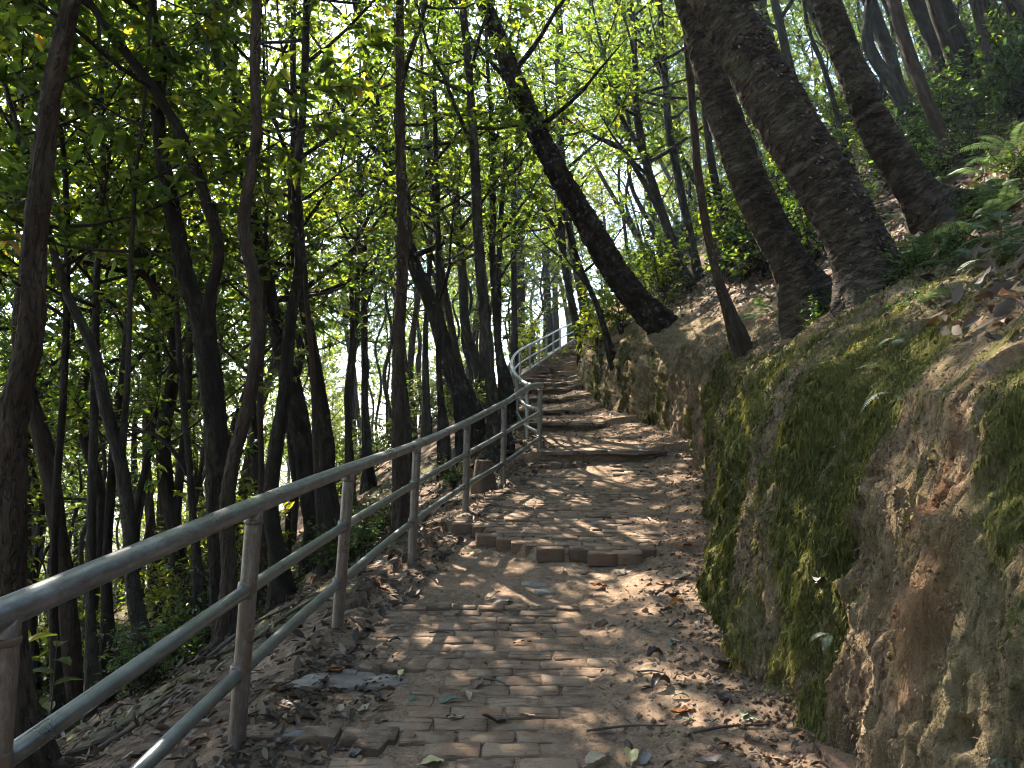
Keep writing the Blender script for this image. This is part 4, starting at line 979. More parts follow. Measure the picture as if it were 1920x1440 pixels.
def s_right():
    y = rgt.uniform(15, 48); return float(XR(y)) + rgt.uniform(2.2, 4 + 0.6 * y), y
def s_back():
    if rgt.random() < 0.6: y = rgt.uniform(-14, 4.5); return -1.3 - rgt.uniform(1.8 if y < 0 else 4.5, 11), y
    y = rgt.uniform(-14, 5.0); return 1.2 + rgt.uniform(1.8 if y < 0 else 4.2, 11), y
def s_far():
    y = rgt.uniform(46, 75); return rgt.uniform(-45, 45), y
for i_, (x_, y_) in enumerate(((-4.6, 11.2), (-5.4, 9.8))):  # two trees added in the sun's line so their crowns shade the near path
    copy_tree((3, 8, 3)[i_], x_, y_, 1.05, i_ * 1.3, 'slender tree added in the downhill woodland to shade the near path', 'woodland trees downhill of the path')
n1 = scatter(62, s_left, 1.7, 'slender tree added in the downhill woodland to shade the near path', 'woodland trees downhill of the path')
def s_up():
    y = rgt.uniform(8, 17); return float(XR(y)) + rgt.uniform(3.8, 4 + .55 * y), y
scatter(20, s_up, 1.1, 'slender tree on the shrubby hillside above the bank', 'woodland trees uphill of the path', .9, 1.2)
n2 = scatter(48, s_right, 2.3, 'slender tree on the shrubby hillside above the bank', 'woodland trees uphill of the path')
n3 = scatter(38, s_back, 1.9, 'tall unseen tree added beside and behind the viewer to shade the view', 'added shade trees around the viewer')  # unseen trees added to hold back light from behind the camera
def s_bu():
    y = rgt.uniform(-13, -1.8); return (-1.6 - rgt.uniform(0.3, 7)) if rgt.random() < 0.55 else rgt.uniform(2.4, 8), y
scatter(26, s_bu, 1.2, 'small unseen understorey tree added behind the viewer to block light', 'added low shade trees around the viewer', .8, 1.2, lib=(10, 16))  # low foliage added out of view to darken light arriving level from behind
n4 = scatter(22, s_far, 4.0, 'far tree closing the view at the end of the woodland', 'far woodland trees', 0.9, 1.4)
def s_ul():
    y = rgt.uniform(8.5, 34); return float(XL(y)) - rgt.uniform(1.6, 3 + 0.7 * y), y
def s_ur():
    y = rgt.uniform(14, 34); return float(XR(y)) + rgt.uniform(2.0, 4 + 0.5 * y), y
scatter(18, s_ul, 1.5, 'small leafy understorey tree below the railing', 'understorey trees downhill', .7, 1.2, lib=(10, 16))
scatter(22, s_ur, 1.2, 'small leafy understorey tree on the hillside', 'understorey trees uphill', .6, 1.0, lib=(10, 16))
# slim saplings: mostly bare poles with a small crown
SAP = []
for i in range(5):
    rg = np.random.default_rng(700 + i); tb = Bag(); lv = []; h = rg.uniform(7, 10); n = 8
    A = np.array([[0.05 * h * t_ * rg.normal() + .1 * rg.normal() * (k > 0), 0.04 * h * t_ * rg.normal(), h * t_ - .3, 0.05 * (1 - t_)**.7 + .008] for k, t_ in enumerate(np.linspace(0, 1, n))])
    C = catmull(A, 60); V, Q, T, bk = tube(C[:, :3], C[:, 3], 8, bark_disp(700 + i, .08, 4, 3)); tb.add(V, Q, T, bk=bk)
    limbs_and_leaves(rg, C[:, :3], C[:, 3], 0.5, 12, 1.3, tb, lv, 0.11, 12, 0, el=(-.2, .7))
    SAP.append((tb.mesh('trunk', [[BARK, BARK_GREY][i % 2]]), crown_mesh(lv, [LEAF_DARK, LEAF][i % 2], np.zeros(3)), h))
LIB += SAP
def s_sap():
    y = rgt.uniform(8, 30); return float(XL(y)) - rgt.uniform(1.6, 3 + 0.6 * y), y
scatter(70, s_sap, 0.75, 'pole-thin bare sapling in the woodland below the railing', 'thin saplings downhill', .8, 1.3, lib=(16, 21))
def s_sapr():
    y = rgt.uniform(13, 32); return float(XR(y)) + rgt.uniform(1.5, 3 + 0.5 * y), y
scatter(30, s_sapr, 0.9, 'pole-thin sapling on the hillside above the bank', 'thin saplings uphill', .8, 1.2, lib=(16, 21))
def s_mid():
    y = rgt.uniform(22, 48); return (float(XR(y)) + rgt.uniform(.8, 9)) if rgt.random() < .65 else float(XL(y)) - rgt.uniform(1, 7), y
scatter(20, s_mid, 1.3, 'tree closing the gap behind the top of the steps', 'trees behind the steps', .8, 1.2)
scatter(14, s_mid, 1.0, 'leafy young tree behind the top of the steps', 'young trees behind the steps', .9, 1.3, lib=(10, 16))
def s_lowfar():
    y = rgt.uniform(22, 46); return float(XL(y)) - rgt.uniform(2, 4 + .62 * y), y
scatter(34, s_lowfar, 1.6, 'sunlit leafy tree far down the slope', 'sunlit trees far down the slope', 1.2, 1.9, lib=(10, 16))
print('trees', n1, n2, n3, n4)

# ------------------------------------------------------------------ undergrowth
def shrub_mesh(seed, h=0.9, w=0.8, n=650, leaf=0.07, mat=None, q=1):
    rg = np.random.default_rng(seed); tb = Bag(); lv = []
    S = []; E = []
    for i in range(7):
        a = rg.uniform(0, 6.28); r = w * 0.5 * rg.random()**0.5
        C = catmull(np.array([[0, 0, -0.1], [r * .35 * math.cos(a), r * .35 * math.sin(a), h * .4], [r * math.cos(a), r * math.sin(a), h * rg.uniform(.7, 1.05)]]), 10)
        V, Q, T, bk = tube(C, np.linspace(0.009, 0.003, 10), 4, cap=False); tb.add(V, Q, bk=bk)
        limbs_and_leaves(rg, C, np.linspace(0.01, 0.003, 10), 0.2, 6, w * 0.38, tb, lv, leaf, max(3, n // 130), q, 0.2, 1.0)
    return tb.mesh('stem', [BARK_BROWN]), crown_mesh(lv, mat or SHRUB, np.zeros(3), 'foliage')
SHR = [shrub_mesh(900 + i, *a) for i, a in enumerate([(0.7, 0.8, 800, 0.06), (1.0, 1.0, 900, 0.07), (1.5, 1.3, 1000, 0.085, LEAF), (0.5, 0.8, 700, 0.05), (1.9, 1.5, 1100, 0.1, LEAF_YEL), (0.8, 1.1, 900, 0.065, LEAF_DARK)])]
rgs = np.random.default_rng(88)
def shrub(i, x, y, s, label, group):
    if group and abs(x) / y > 0.72: return
    r = link('shrub', None, None, (x, y, float(H(x, y)) - 0.03), (0, 0, float(rgs.uniform(0, 6.28))), s, label, 'shrub', group)
    link('stem', SHR[i][0], r); link('foliage', SHR[i][1], r)
for _ in range(120):
    y = rgs.uniform(9.5, 36); x = float(XR(y)) + 1.2 + rgs.random()**1.2 * (3 + 0.55 * y)
    shrub(int(rgs.choice([0, 1, 1, 3, 5, 2])), x, y, float(rgs.uniform(0.7, 1.5)), 'leafy green shrub on the hillside above the bank', 'shrubs covering the hillside')
for _ in range(75):
    y = rgs.uniform(6.0, 12.5); x = float(XR(y)) + rgs.uniform(3.0, 8.5)
    shrub(int(rgs.choice([0, 1, 3, 5])), x, y, float(rgs.uniform(0.6, 1.2)), 'low green shrub among the upper hillside ferns and trunks', 'low shrubs by the upper trunks')
for _ in range(60):
    y = rgs.uniform(8.5, 36); x = float(XL(y)) - (2.2 if y < 12 else 0.7) - rgs.random()**1.3 * (3 + 0.6 * y)
    shrub(int(rgs.choice([0, 1, 2, 3, 4, 4, 2])), x, y, float(rgs.uniform(0.6, 1.3)), 'green shrub on the slope below the railing', 'shrubs on the downhill slope')
for _ in range(46):
    y = rgs.uniform(4.8, 12); x = float(XL(y)) - 0.9 - rgs.random()**1.2 * (1 + .42 * y)
    shrub(int(rgs.choice([0, 1, 3, 5])), x, y, float(rgs.uniform(.25, .55)), 'low leafy plant on the near slope below the railing', 'low plants on the near slope')
for (px, py, d, s, i, lab) in ((1120, 600, 17, 1.0, 4, 'yellow-green bush lit by the sun beside the top steps'), (1165, 590, 16, 1.0, 2, 'bright bush behind the foot of the dark leaning tree'),
                               (1240, 560, 15, 1.0, 2, 'sunlit bush right of the dark leaning trunk'), (1000, 660, 24, 0.8, 4, 'yellow-green bush under the far railing'), (880, 740, 14, 0.8, 2, 'green bush below the railing bend')):
    p = P(px, py, d); shrub(i, float(p[0]), float(p[1]), s, lab, None)

# ferns: each frond is a part
def frond_mesh(seed, L=0.45, n=17, wide=0.11, arch=0.5):
    rg = np.random.default_rng(seed); b = Bag()
    t = np.linspace(0, 1, 26); C = np.stack([L * t * (1 - .12 * t), np.zeros(26), L * (arch * t - 0.85 * arch * t * t * 1.3)], -1)
    V, Q, T, _ = tube(C, np.linspace(0.003, 0.001, 26), 3, cap=False); b.add(V, Q, rnd=np.full(len(V), 0.3))
    tt = np.linspace(0.12, 0.985, n); px = np.stack([np.interp(tt, t, C[:, q]) for q in range(3)], -1)
    T_ = nrm(np.gradient(px, axis=0)); up = nrm(np.cross(T_, np.array([0, 1.0, 0]))) ; up = np.where(up[:, 2:] < 0, -up, up)
    for sgn in (-1, 1):
        d = nrm(np.array([0, sgn, 0]) + T_ * 0.35 + rg.normal(0, 0.05, (n, 3)))
        size = wide * np.sin(np.pi * np.clip(tt * 0.86 + 0.14, 0, 1))**0.8 * rg.uniform(0.85, 1.1, n)
        V, Q, r = leaf_geo(px, d, up, size, 0.2, 0.15, 0.25, 1, np.clip(0.45 + rg.normal(0, 0.2, n), 0, 1)); b.add(V, Q, rnd=r)
    return b.mesh('frond', [FERN])
FR = [frond_mesh(40 + i, *a) for i, a in enumerate([(0.42, 20, 0.075, 0.5), (0.5, 24, 0.085, 0.65), (0.34, 17, 0.06, 0.35), (0.55, 26, 0.09, 0.8)])]
rgf = np.random.default_rng(99)
def fern(loc, s, nf, label, group, az0=None, spread=6.28, pitch=(-0.5, 0.2), tilt=(0, 0)):
    if abs(loc[0]) / loc[1] > 0.72: return
    r = link('fern', None, None, loc, (tilt[0], tilt[1], 0), s, label, 'fern', group)
    for i in range(nf):
        a = (az0 if az0 is not None else 0) + spread * ((i + rgf.uniform(0.2, 0.8)) / nf - (0.5 if az0 is not None else 0))
        link('frond', FR[int(rgf.integers(len(FR)))], r, (0, 0, 0), (0, float(rgf.uniform(*pitch)), float(a)), float(rgf.uniform(0.7, 1.1)))
def bank_hit(px, py):
    r = ray(px, py); d = np.linspace(1.3, 22, 4000); X = r[0] * d; z = CAMZ + r[2] * d
    g = H(X, d); k = np.nonzero((z - g)[1:] * (z - g)[:-1] <= 0)[0]
    dd = d[k[0]] if len(k) else 6.0
    return (float(r[0] * dd), float(dd), float(CAMZ + r[2] * dd))
FL = [(1640, 545, 1.0, 5, 'dark green fern at the foot of the thickest leaning trunk'), (1790, 470, 1.1, 6, 'broad fern spreading right of the thickest trunk'), (1800, 505, 1.0, 5, 'long pale fern hanging over the bank top'),
      (1790, 570, 0.8, 4, 'pale fern drooping above the moss beside broad brown leaves'), (1740, 590, .8, 4, 'fern with slim fronds on the bank shoulder'), (1860, 440, 1.1, 6, 'large fern near the upper right bank'),
      (1890, 380, 1.2, 6, 'fern highest on the right of the bank'), (1850, 330, 1.1, 6, 'shaded fern below the upper shrubs'), (1780, 345, 1.0, 5, 'bright fern beside the flared trunk'), (1905, 300, 1.2, 6, 'fern by the thin brown trunk'),
      (1740, 330, .9, 5, 'sunlit fern behind the flared trunk'), (1700, 740, .7, 3, 'small fern growing out of the upper bank face'), (1660, 690, .55, 3, 'little fern sprig on the moss under the thickest trunk'), (1790, 735, .4, 2, 'tiny fern on the red soil patch'),
      (1880, 840, .45, 2, 'tiny pale fern low on the right bank face'), (1570, 1190, .5, 3, 'bright fern sprig on the sunlit moss streak'), (1540, 610, .8, 4, 'fern between the two large leaning trunks'), (1460, 590, .8, 4, 'sunlit fern left of the ringed trunk'),
      (1430, 600, .8, 4, 'pale fern on the lit bank edge'), (1310, 690, .6, 3, 'small fern on the bank edge above the steps'), (1905, 1420, .7, 4, 'fern tip in the lower right corner'), (1300, 850, .5, 3, 'small pale fern at the bank foot by the first step'),
      (1850, 560, .7, 4, 'fern beside the orange dead leaves'), (1700, 640, .6, 3, 'fern frond hanging over bare roots'), (1895, 480, 1.0, 5, 'fern on the bank top near the picture edge'), (1600, 640, .5, 3, 'fern tuft under the thickest trunk foot')]
for (px, py, s, n, lab) in FL:
    p = bank_hit(px, py); steep = py > 620; s = s * min(max(p[1] / (5.6 if steep else 7.5), 0.35), 1.2)
    fern((p[0] - 0.02, p[1], p[2] + (0.0 if steep else 0.02)), s, n, lab, 'ferns on the bank', math.pi * 1.05 if steep else math.pi * 1.1, 2.2 if steep else 4.2, (-0.3, 0.6) if steep else (-0.7, 0.2))
for (px, py, s, n, lab) in ((405, 1180, 1.3, 6, 'green fern at the foot of the winding trunk'), (330, 1205, 1.0, 5, 'fern on the slope near the charred stump'), (520, 1130, 0.9, 5, 'fern by the swollen trunk foot')):
    d = ground_hit(px, py, 7, .5, 1.8); p = P(px, py, d); fern((float(p[0]), float(p[1]), float(H(p[0], p[1]))), s, n, lab, 'ferns on the downhill slope')
for _ in range(60):
    y = rgf.uniform(2.4, 5.6); x = float(XR(y)) + rgf.uniform(0.9, 2.6)
    fern((x, y, float(H(x, y)) + .02), float(rgf.uniform(0.3, 0.65)), 5, 'fern growing in dead leaves along the bank top', 'ferns along the bank top', math.pi * 1.1, 4.5, (-0.6, 0.3))
for _ in range(30):
    y = rgf.uniform(4.5, 10); x = float(XR(y)) + rgf.uniform(1.6, 6.5)
    fern((x, y, float(H(x, y))), float(rgf.uniform(0.5, 0.85) * (0.6 + 0.05 * y)), 6, 'green fern scattered on the hillside above the bank', 'ferns scattered on the hillside', None, 6.28, (-0.6, 0.1))

# broad-leaved seedling by the tall rough trunk and sprigs on the bank
def seedling(loc, h, nl, leaf, label, mat=LEAF, seed=0):
    rg = np.random.default_rng(seed); r = link('seedling', None, None, loc, None, None, label, 'plant')
    C = catmull(np.array([[0, 0, -.05], [.02, .01, h * .5], [.05, -.02, h]]), 12); V, Q, T, bk = tube(C, np.linspace(.007, .003, 12), 5)
    link('stem', make_mesh('stem', V, Q, T, [TWIG], True, {'bk': bk}), r)
    for i in range(nl):
        a = 2.4 * i; k = 4 + int(7 * i / max(nl - 1, 1)); d = np.array([[math.cos(a), math.sin(a), .25]])
        V, Q, rr = leaf_geo(C[min(k, 11)][None], d, np.array([[0, 0, 1.0]]), leaf * rg.uniform(.8, 1.15), .5, .2, .3, 2, np.array([rg.random()]))
        link('leaf', make_mesh('leaf', V, Q, None, [mat], True, {'rnd': rr}), r)
p = P(85, 1400, 4.6); seedling((float(p[0]), float(p[1]), float(H(p[0], p[1]))), .75, 8, .17, 'broad-leaved green seedling behind the railing by the rough tall trunk', LEAF, 3)
# ------------------------------------------------------------------ fallen leaves and litter
def litter(name, xy, zf, smin, smax, seed, lift=0.006, label=None, flat=0.35, dark=1.0):
    rg = np.random.default_rng(seed); n = len(xy); X, Y = xy[:, 0], xy[:, 1]
    z = zf(X, Y); e = 0.03; gx = (zf(X + e, Y) - z) / e; gy = (zf(X, Y + e) - z) / e
    nn = nrm(np.stack([-np.clip(gx, -3, 3), -np.clip(gy, -3, 3), np.ones(n)], -1)); a = rg.uniform(0, 6.28, n)
    d = np.stack([np.cos(a), np.sin(a), np.zeros(n)], -1); d = nrm(d - nn * (d * nn).sum(-1, keepdims=True) + nn * rg.normal(0, 0.2, (n, 1)))
    n2 = nrm(nn + rg.normal(0, flat, (n, 3))); s = smin + (smax - smin) * rg.random(n)**1.7
    V, Q, r = leaf_geo(np.stack([X, Y, z + lift + rg.random(n) * 0.012], -1), d, n2, s, rg.uniform(0.25, 0.5, n), rg.uniform(-0.2, 0.7, n), rg.uniform(-0.5, 0.35, n), 2, np.clip(rg.beta(1.6, 2.4, n) * dark, 0, 1))
    return link(name, make_mesh(name, V, Q, None, [DEAD], True, {'rnd': r}), None, label=label, kind='stuff')
rgl = np.random.default_rng(5)
def cols(n, y0, y1, fx, pw=1.0):
    y = y0 + (y1 - y0) * rgl.random(n)**pw; return np.stack([fx(y, rgl.random(n)), y], -1)
litter('leaf_litter', cols(20000, 2.0, 15, lambda y, r: XL(y) + 0.25 - r**1.4 * 6.5, 1.3), lambda X, Y: np.where(X > XL(Y) - 0.1, path_z(X, Y), H(X, Y)), 0.02, 0.10, 1, label='brown dead leaves strewn down the slope below the railing')
litter('leaf_litter', cols(3000, 2.2, 13, lambda y, r: XR(y) + 0.02 - r**2.0 * 0.75, 1.3), path_z, 0.008, 0.055, 2, 0.003, 'dead leaves and crumbs along the foot of the bank')
litter('leaf_litter', cols(9000, 4.0, 16, lambda y, r: XR(y) + 0.85 + r * 5.0), lambda X, Y: H(X, Y), 0.05, 0.16, 3, 0.012, 'dead leaves covering the hillside above the bank')
litter('leaf_litter', cols(900, 2.3, 11, lambda y, r: XL(y) + 0.1 + r * (XR(y) - XL(y) - 0.1), 1.2), path_z, 0.006, 0.03, 4, 0.003, 'small leaf crumbs scattered over the path')
litter('leaf_litter', cols(1500, 2.2, 4.2, lambda y, r: XL(y) + 0.02 + r**1.3 * 0.55), path_z, 0.012, 0.07, 6, 0.004, 'dead leaves on the dirt by the railing foot')
litter('leaf_litter', cols(900, 11, 20, lambda y, r: XL(y) + 0.1 + r * (XR(y) - XL(y) - 0.1)), path_z, 0.03, 0.09, 7, 0.02, 'dead leaves on the steps')
litter('leaf_litter', cols(5200, 1.6, 8.5, lambda y, r: XR(y) + 0.62 + r * 2.6), lambda X, Y: H(X, Y), 0.03, 0.12, 9, 0.02, 'dead leaves and stems thick on the bank shoulder', 0.6)
# clods of soil at the foot of the bank
def clods(n, seed):
    rg = np.random.default_rng(seed); y = 2.3 + 9 * rg.random(n)**1.4; side = rg.random(n) < 0.75
    x = np.where(side, XR(y) - np.abs(rg.normal(0, 0.3, n)) + 0.05, XL(y) + np.abs(rg.normal(0, 0.25, n)))
    s = 0.004 + 0.016 * rg.random(n)**3; z = path_z(x, y) + s * 0.3
    octv = np.array([[1, 0, 0], [-1, 0, 0], [0, 1, 0], [0, -1, 0], [0, 0, 1], [0, 0, -1.0]]); octf = np.array([[0, 2, 4], [2, 1, 4], [1, 3, 4], [3, 0, 4], [2, 0, 5], [1, 2, 5], [3, 1, 5], [0, 3, 5]])
    V = np.stack([x, y, z], -1)[:, None] + octv[None] * s[:, None, None] * rg.uniform(0.6, 1.3, (n, 6, 1)) + rg.normal(0, 0.15, (n, 6, 3)) * s[:, None, None]
    link('soil_clods', make_mesh('soil_clods', V.reshape(-1, 3), None, (octf[None] + (np.arange(n) * 6)[:, None, None]).reshape(-1, 3), [DIRT], False), None, kind='stuff', label='loose soil crumbs along the path edges')
clods(3500, 3)

# single leaves one can point to
def leafmat1(name, c):
    k = M(name); p = k.n('NewGeometry').outputs['Position']
    n = k.noise(p, 40, 4, 0.6); cc = k.mix(k.ramp(n, [(0.35, 0.0), (0.75, 0.7)]), c, tuple(x * 0.55 for x in c))
    return k.done(k.bsdf(cc, 0.55, 0.35))
LM = {'tan': leafmat1('leaf_tan', (0.36, 0.28, 0.19)), 'brown': leafmat1('leaf_brown', (0.14, 0.085, 0.06)), 'grey': leafmat1('leaf_grey', (0.2, 0.175, 0.16)), 'yellow': leafmat1('leaf_pale_yellow', (0.5, 0.42, 0.2)),
      'teal': leafmat1('leaf_blue_green', (0.1, 0.17, 0.13)), 'orange': leafmat1('leaf_orange', (0.38, 0.14, 0.04)), 'dark': leafmat1('leaf_dark_brown', (0.06, 0.042, 0.038)), 'green': leafmat1('leaf_pale_green', (0.26, 0.32, 0.2))}
def single_leaf(p, size, a, colr, label, group, wid=0.5, curl=0.3, nn=(0, 0, 1), seed=0, name='fallen_leaf'):
    rg = np.random.default_rng(seed); sl_ = 0.12
    d = np.array([math.cos(a), math.sin(a), math.sin(a) * sl_]); n = np.array(nn, float) + rg.normal(0, 0.18, 3)
    d = d / np.linalg.norm(d); n = n - d * n.dot(d); n /= np.linalg.norm(n); s = np.cross(d, n)
    nu, nv = 9, 7; u = np.linspace(0, 1, nu)[:, None]; v = np.linspace(-1, 1, nv)[None]
    hw = wid * 0.5 * np.sin(np.pi * np.clip(u * 0.93 + 0.05, 0, 1))**0.75 * (1 + 0.08 * rg.normal(0, 1, (nu, 1)))
    z = curl * hw * v * v * rg.uniform(0.5, 1.6) + 0.18 * curl * np.sin(u * 5 + rg.uniform(0, 6)) + 0.03 * rg.normal(0, 1, (nu, nv))
    V = size * ((u - .5)[..., None] * d + (hw * v)[..., None] * s + z[..., None] * n)
    V = V.reshape(-1, 3); V[:, 2] -= V[:, 2].min()
    st = size * np.array([-0.72, -0.5]); k = len(V)
    stem = np.concatenate([[d * st[0] + s * .004, d * st[0] - s * .004], [d * st[1] - s * .003, d * st[1] + s * .003]]); stem[:, 2] += 0.004
    Vv = np.concatenate([V, stem]); Q = np.concatenate([grid_quads(nu, nv), [[k, k + 1, k + 2, k + 3]]])
    return link(name, make_mesh(name, Vv, Q, None, [LM[colr]], True), None, p, None, None, label, 'leaf', group)
LG = 'fallen leaves on the path'
for i, (px, py, w, a, c, lab, wd, cu) in enumerate([
    (812, 1432, 34, 0.2, 'yellow', 'pale yellow leaf on the bricks at the bottom edge', .62, .2), (1118, 1432, 36, 0.4, 'tan', 'round tan leaf at the bottom edge, middle of the path', .8, .3), (1184, 1424, 28, 1.2, 'yellow', 'small cupped yellow leaf beside a grey one', .7, .6),
    (1206, 1430, 30, 1.0, 'grey', 'folded grey leaf beside the small yellow one', .6, .7), (846, 1320, 32, 0.1, 'teal', 'blue-green leaf lying on bricks', .5, .3), (772, 1313, 20, 1.3, 'teal', 'small upright blue-green leaf', .5, .2), (873, 1312, 28, 1.9, 'tan', 'curled tan leaf pair beside the blue-green leaf', .4, .6),
    (682, 1333, 24, .8, 'tan', 'torn tan leaf on the raised bricks', .5, .5), (856, 1352, 30, .5, 'tan', 'curled tan leaf right of the raised bricks', .4, .6), (842, 1348, 24, .1, 'brown', 'narrow brown leaf touching a curled tan one', .3, .5), (895, 1290, 30, 1.1, 'brown', 'wide brown leaf left of centre', .6, .4),
    (988, 1345, 24, -.4, 'tan', 'pale curled leaf near the path centre', .55, .3), (930, 1357, 40, .1, 'dark', 'crumpled dark leaf with long stalk', .5, .9), (545, 1395, 44, .5, 'grey', 'long grey leaf on dirt by the railing post', .45, .4), (675, 1415, 42, .7, 'grey', 'large grey leaf on dirt near the bottom', .4, .3),
    (770, 1388, 26, .9, 'brown', 'mauve-brown leaf between bricks', .5, .3), (720, 1217, 24, .3, 'tan', 'tan leaf above the lengthwise bricks', .5, .4), (740, 1205, 18, .2, 'dark', 'dark curl above the lengthwise bricks', .4, .6), (945, 1132, 34, .2, 'grey', 'pale grey leaf on the raised edging row', .45, .2),
    (925, 1122, 30, .6, 'tan', 'tan leaf just behind the raised edging row', .35, .4), (1125, 1102, 26, .3, 'orange', 'rust-orange leaf on the bare dirt', .5, .4), (1132, 1108, 18, 1.6, 'brown', 'brown stick-like curled leaf beside the rust-orange one', .3, .6), (1168, 1077, 30, .2, 'grey', 'flat grey leaf below the raised paving', .4, .2),
    (1057, 1072, 18, 1.5, 'tan', 'small upright tan leaf in bare dirt', .4, .3), (1086, 1048, 20, .1, 'tan', 'tiny pale leaf at the raised paving front', .4, .3), (887, 1040, 12, .4, 'yellow', 'small pale leaf in bare dirt near the railing', .6, .3), (1128, 1178, 22, .1, 'brown', 'brown cupped leaf right of centre', .6, .6),
    (978, 1208, 30, .05, 'orange', 'ochre sliver leaf on bricks', .25, .2), (1260, 1212, 26, .9, 'teal', 'blue-green leaf in the litter by the bank', .4, .4), (1228, 1232, 26, .1, 'dark', 'dark purple leaf in the litter', .6, .6), (1278, 1337, 38, .1, 'orange', 'orange-brown leaf at the right path edge', .4, .3),
    (1290, 1350, 22, .2, 'green', 'slim green leaf under the orange-brown one', .35, .2), (1278, 1307, 22, -.3, 'green', 'pale green curled leaf in the litter', .4, .5), (1358, 1318, 32, .8, 'dark', 'crumpled purple-grey leaf near the bank foot', .7, .9), (1395, 1343, 24, .9, 'green', 'light green leaf near the bank foot', .5, .3),
    (1416, 1352, 24, -.1, 'green', 'flat pale green leaf near the bank foot', .4, .2), (1240, 1290, 36, .4, 'dark', 'black curled leaf on dirt right of the bricks', .5, .8), (1344, 1282, 28, 1.1, 'grey', 'grey leaf leaning up near the bank', .55, .4), (1385, 1232, 34, .3, 'tan', 'tan leaf with orange tip against the bank foot', .4, .4),
    (1355, 1255, 44, .5, 'dark', 'large dark curled leaf at the bank foot', .5, .8), (1356, 1403, 34, .5, 'brown', 'smooth brown leaf near the bottom right of the path', .45, .7), (1330, 1434, 46, .1, 'grey', 'broad grey leaf at the bottom edge, right side', .45, .5), (1310, 1155, 20, .1, 'dark', 'dark leaf at the mossy corner foot', .5, .5),
    (1245, 1100, 28, .2, 'orange', 'rusty leaf in the pink sunlit dirt', .4, .4), (1270, 1135, 28, .4, 'orange', 'second rusty leaf in the sunlit dirt by the bank', .4, .5), (1275, 1088, 34, .1, 'tan', 'pale leaf in the sunlit litter', .4, .3), (1290, 1025, 24, .3, 'orange', 'orange leaf at the mossy foot of the bank', .4, .4),
    (752, 1275, 20, 1.3, 'yellow', 'yellowish leaf standing on the grey slabs', .5, .3), (632, 1268, 22, .2, 'orange', 'small rusty leaf on the largest slab', .5, .4), (705, 1290, 40, .3, 'tan', 'long tan leaf draped over the slab edge', .3, .2), (1072, 1095, 20, .3, 'tan', 'thin pale leaf right of the pale flat stones', .3, .4)]):
    p = onpath(px, py, 0.006 if not 560 < px < 760 or not 1255 < py < 1300 else 0.03); size = w * p[1] / F * 1.25
    single_leaf(p, size, a + 0.2, c, lab, LG, wd, cu, seed=i)
for i in range(44):
    y = 2.9 + 6.5 * rgl.random()**1.2; u = rgl.random(); x = float(XL(y)) + 0.15 + u * (float(XR(y)) - float(XL(y)) - 0.2)
    single_leaf((x, y, float(path_z(np.array(x), np.array(y))) + 0.004), float(rgl.uniform(0.04, 0.085)), float(rgl.uniform(0, 6.28)), str(rgl.choice(['tan', 'brown', 'grey', 'brown', 'dark'])), 'small curled dry leaf lying loose on the path', LG, float(rgl.uniform(.3, .6)), float(rgl.uniform(.3, .9)), seed=300 + i)
for i, (px, py, sz, a, c, lab) in enumerate([(1888, 612, .16, 1.2, 'brown', 'large broad brown leaf standing on the bank top'), (1855, 690, .1, .4, 'tan', 'heart-shaped pale leaf on the upper bank face'), (1870, 700, .09, -.3, 'brown', 'pinkish brown leaf beside the heart-shaped one'), (1905, 560, .17, .2, 'orange', 'bright orange-brown dead leaf on the bank top'),
                                             (1875, 640, .14, .3, 'dark', 'dark leaf under the large broad brown one'), (1535, 680, .06, 1.2, 'tan', 'pale oval leaf stuck on the moss'), (1545, 1090, .1, .9, 'grey', 'grey leaf at the moss foot')]):
    b = bank_hit(px, py); single_leaf((b[0] - .02, b[1], b[2]), sz * min(b[1] / 5.0, 1.0), a, c, lab, 'dead leaves on the bank', .7, .4, (-.6, -.5, .6), 700 + i)

# ------------------------------------------------------------------ small single things
def rough_tube(name, pts, radii, mat, label, cat, seed, sides=14, amp=0.12, n=40, group=None, cap=True, top=None):
    pts = np.array(pts, float); C = catmull(np.c_[pts, radii], n); b = pts[0]
    V, Q, T, bk = tube(C[:, :3] - b, C[:, 3], sides, bark_disp(seed, amp, 14, 3), cap)
    r = link(name, make_mesh(name, V, Q, T, [mat], True, {'bk': bk}), None, tuple(map(float, b)), None, None, label, cat, group)
    return r
d = ground_hit(302, 1152, 11, .7, 1.4); c = P(302, 1152, d); gz = float(H(c[0], c[1])); s = d / F
b0 = np.array([c[0], c[1], gz])
rough_tube('charred_stump', [b0 + [0, 0, -.15], b0 + [0, 0, .1], b0 + [-3 * s, 0, 40 * s], b0 + [-6 * s, 0, 75 * s], b0 + [-8 * s, 0, 92 * s], b0 + [-9 * s, 0, 108 * s]], [20 * s, 18 * s, 17 * s, 13 * s, 8 * s, 3 * s], CHAR, 'charred black stump with a broken top behind the railing', 'stump', 5, 16, .1, 40)
d = 9.2; c = P(905, 905, d); gz = float(H(c[0], c[1])); s = d / F
st = rough_tube('cut_stump', [np.array([c[0], c[1], gz - .1]), np.array([c[0], c[1], gz + .18]), np.array([c[0] + .01, c[1], gz + 58 * s])], [19 * s, 16 * s, 14 * s], WOODCUT, 'short brown cut stump behind the railing near the fourth post', 'stump', 6, 16, .1, 20)
b1, b2, b3 = bank_hit(1432, 862), bank_hit(1462, 815), bank_hit(1512, 745); o_ = np.array([-.07, -.02, 0])
rough_tube('broken_root', [np.array(b1) + o_, np.array(b2) + o_ * 1.2, np.array(b3) + o_ * .2], [.022, .034, .03], BARK_BROWN, 'stub of broken brown root poking from the mossy bank', 'root', 7, 14, .2, 40)
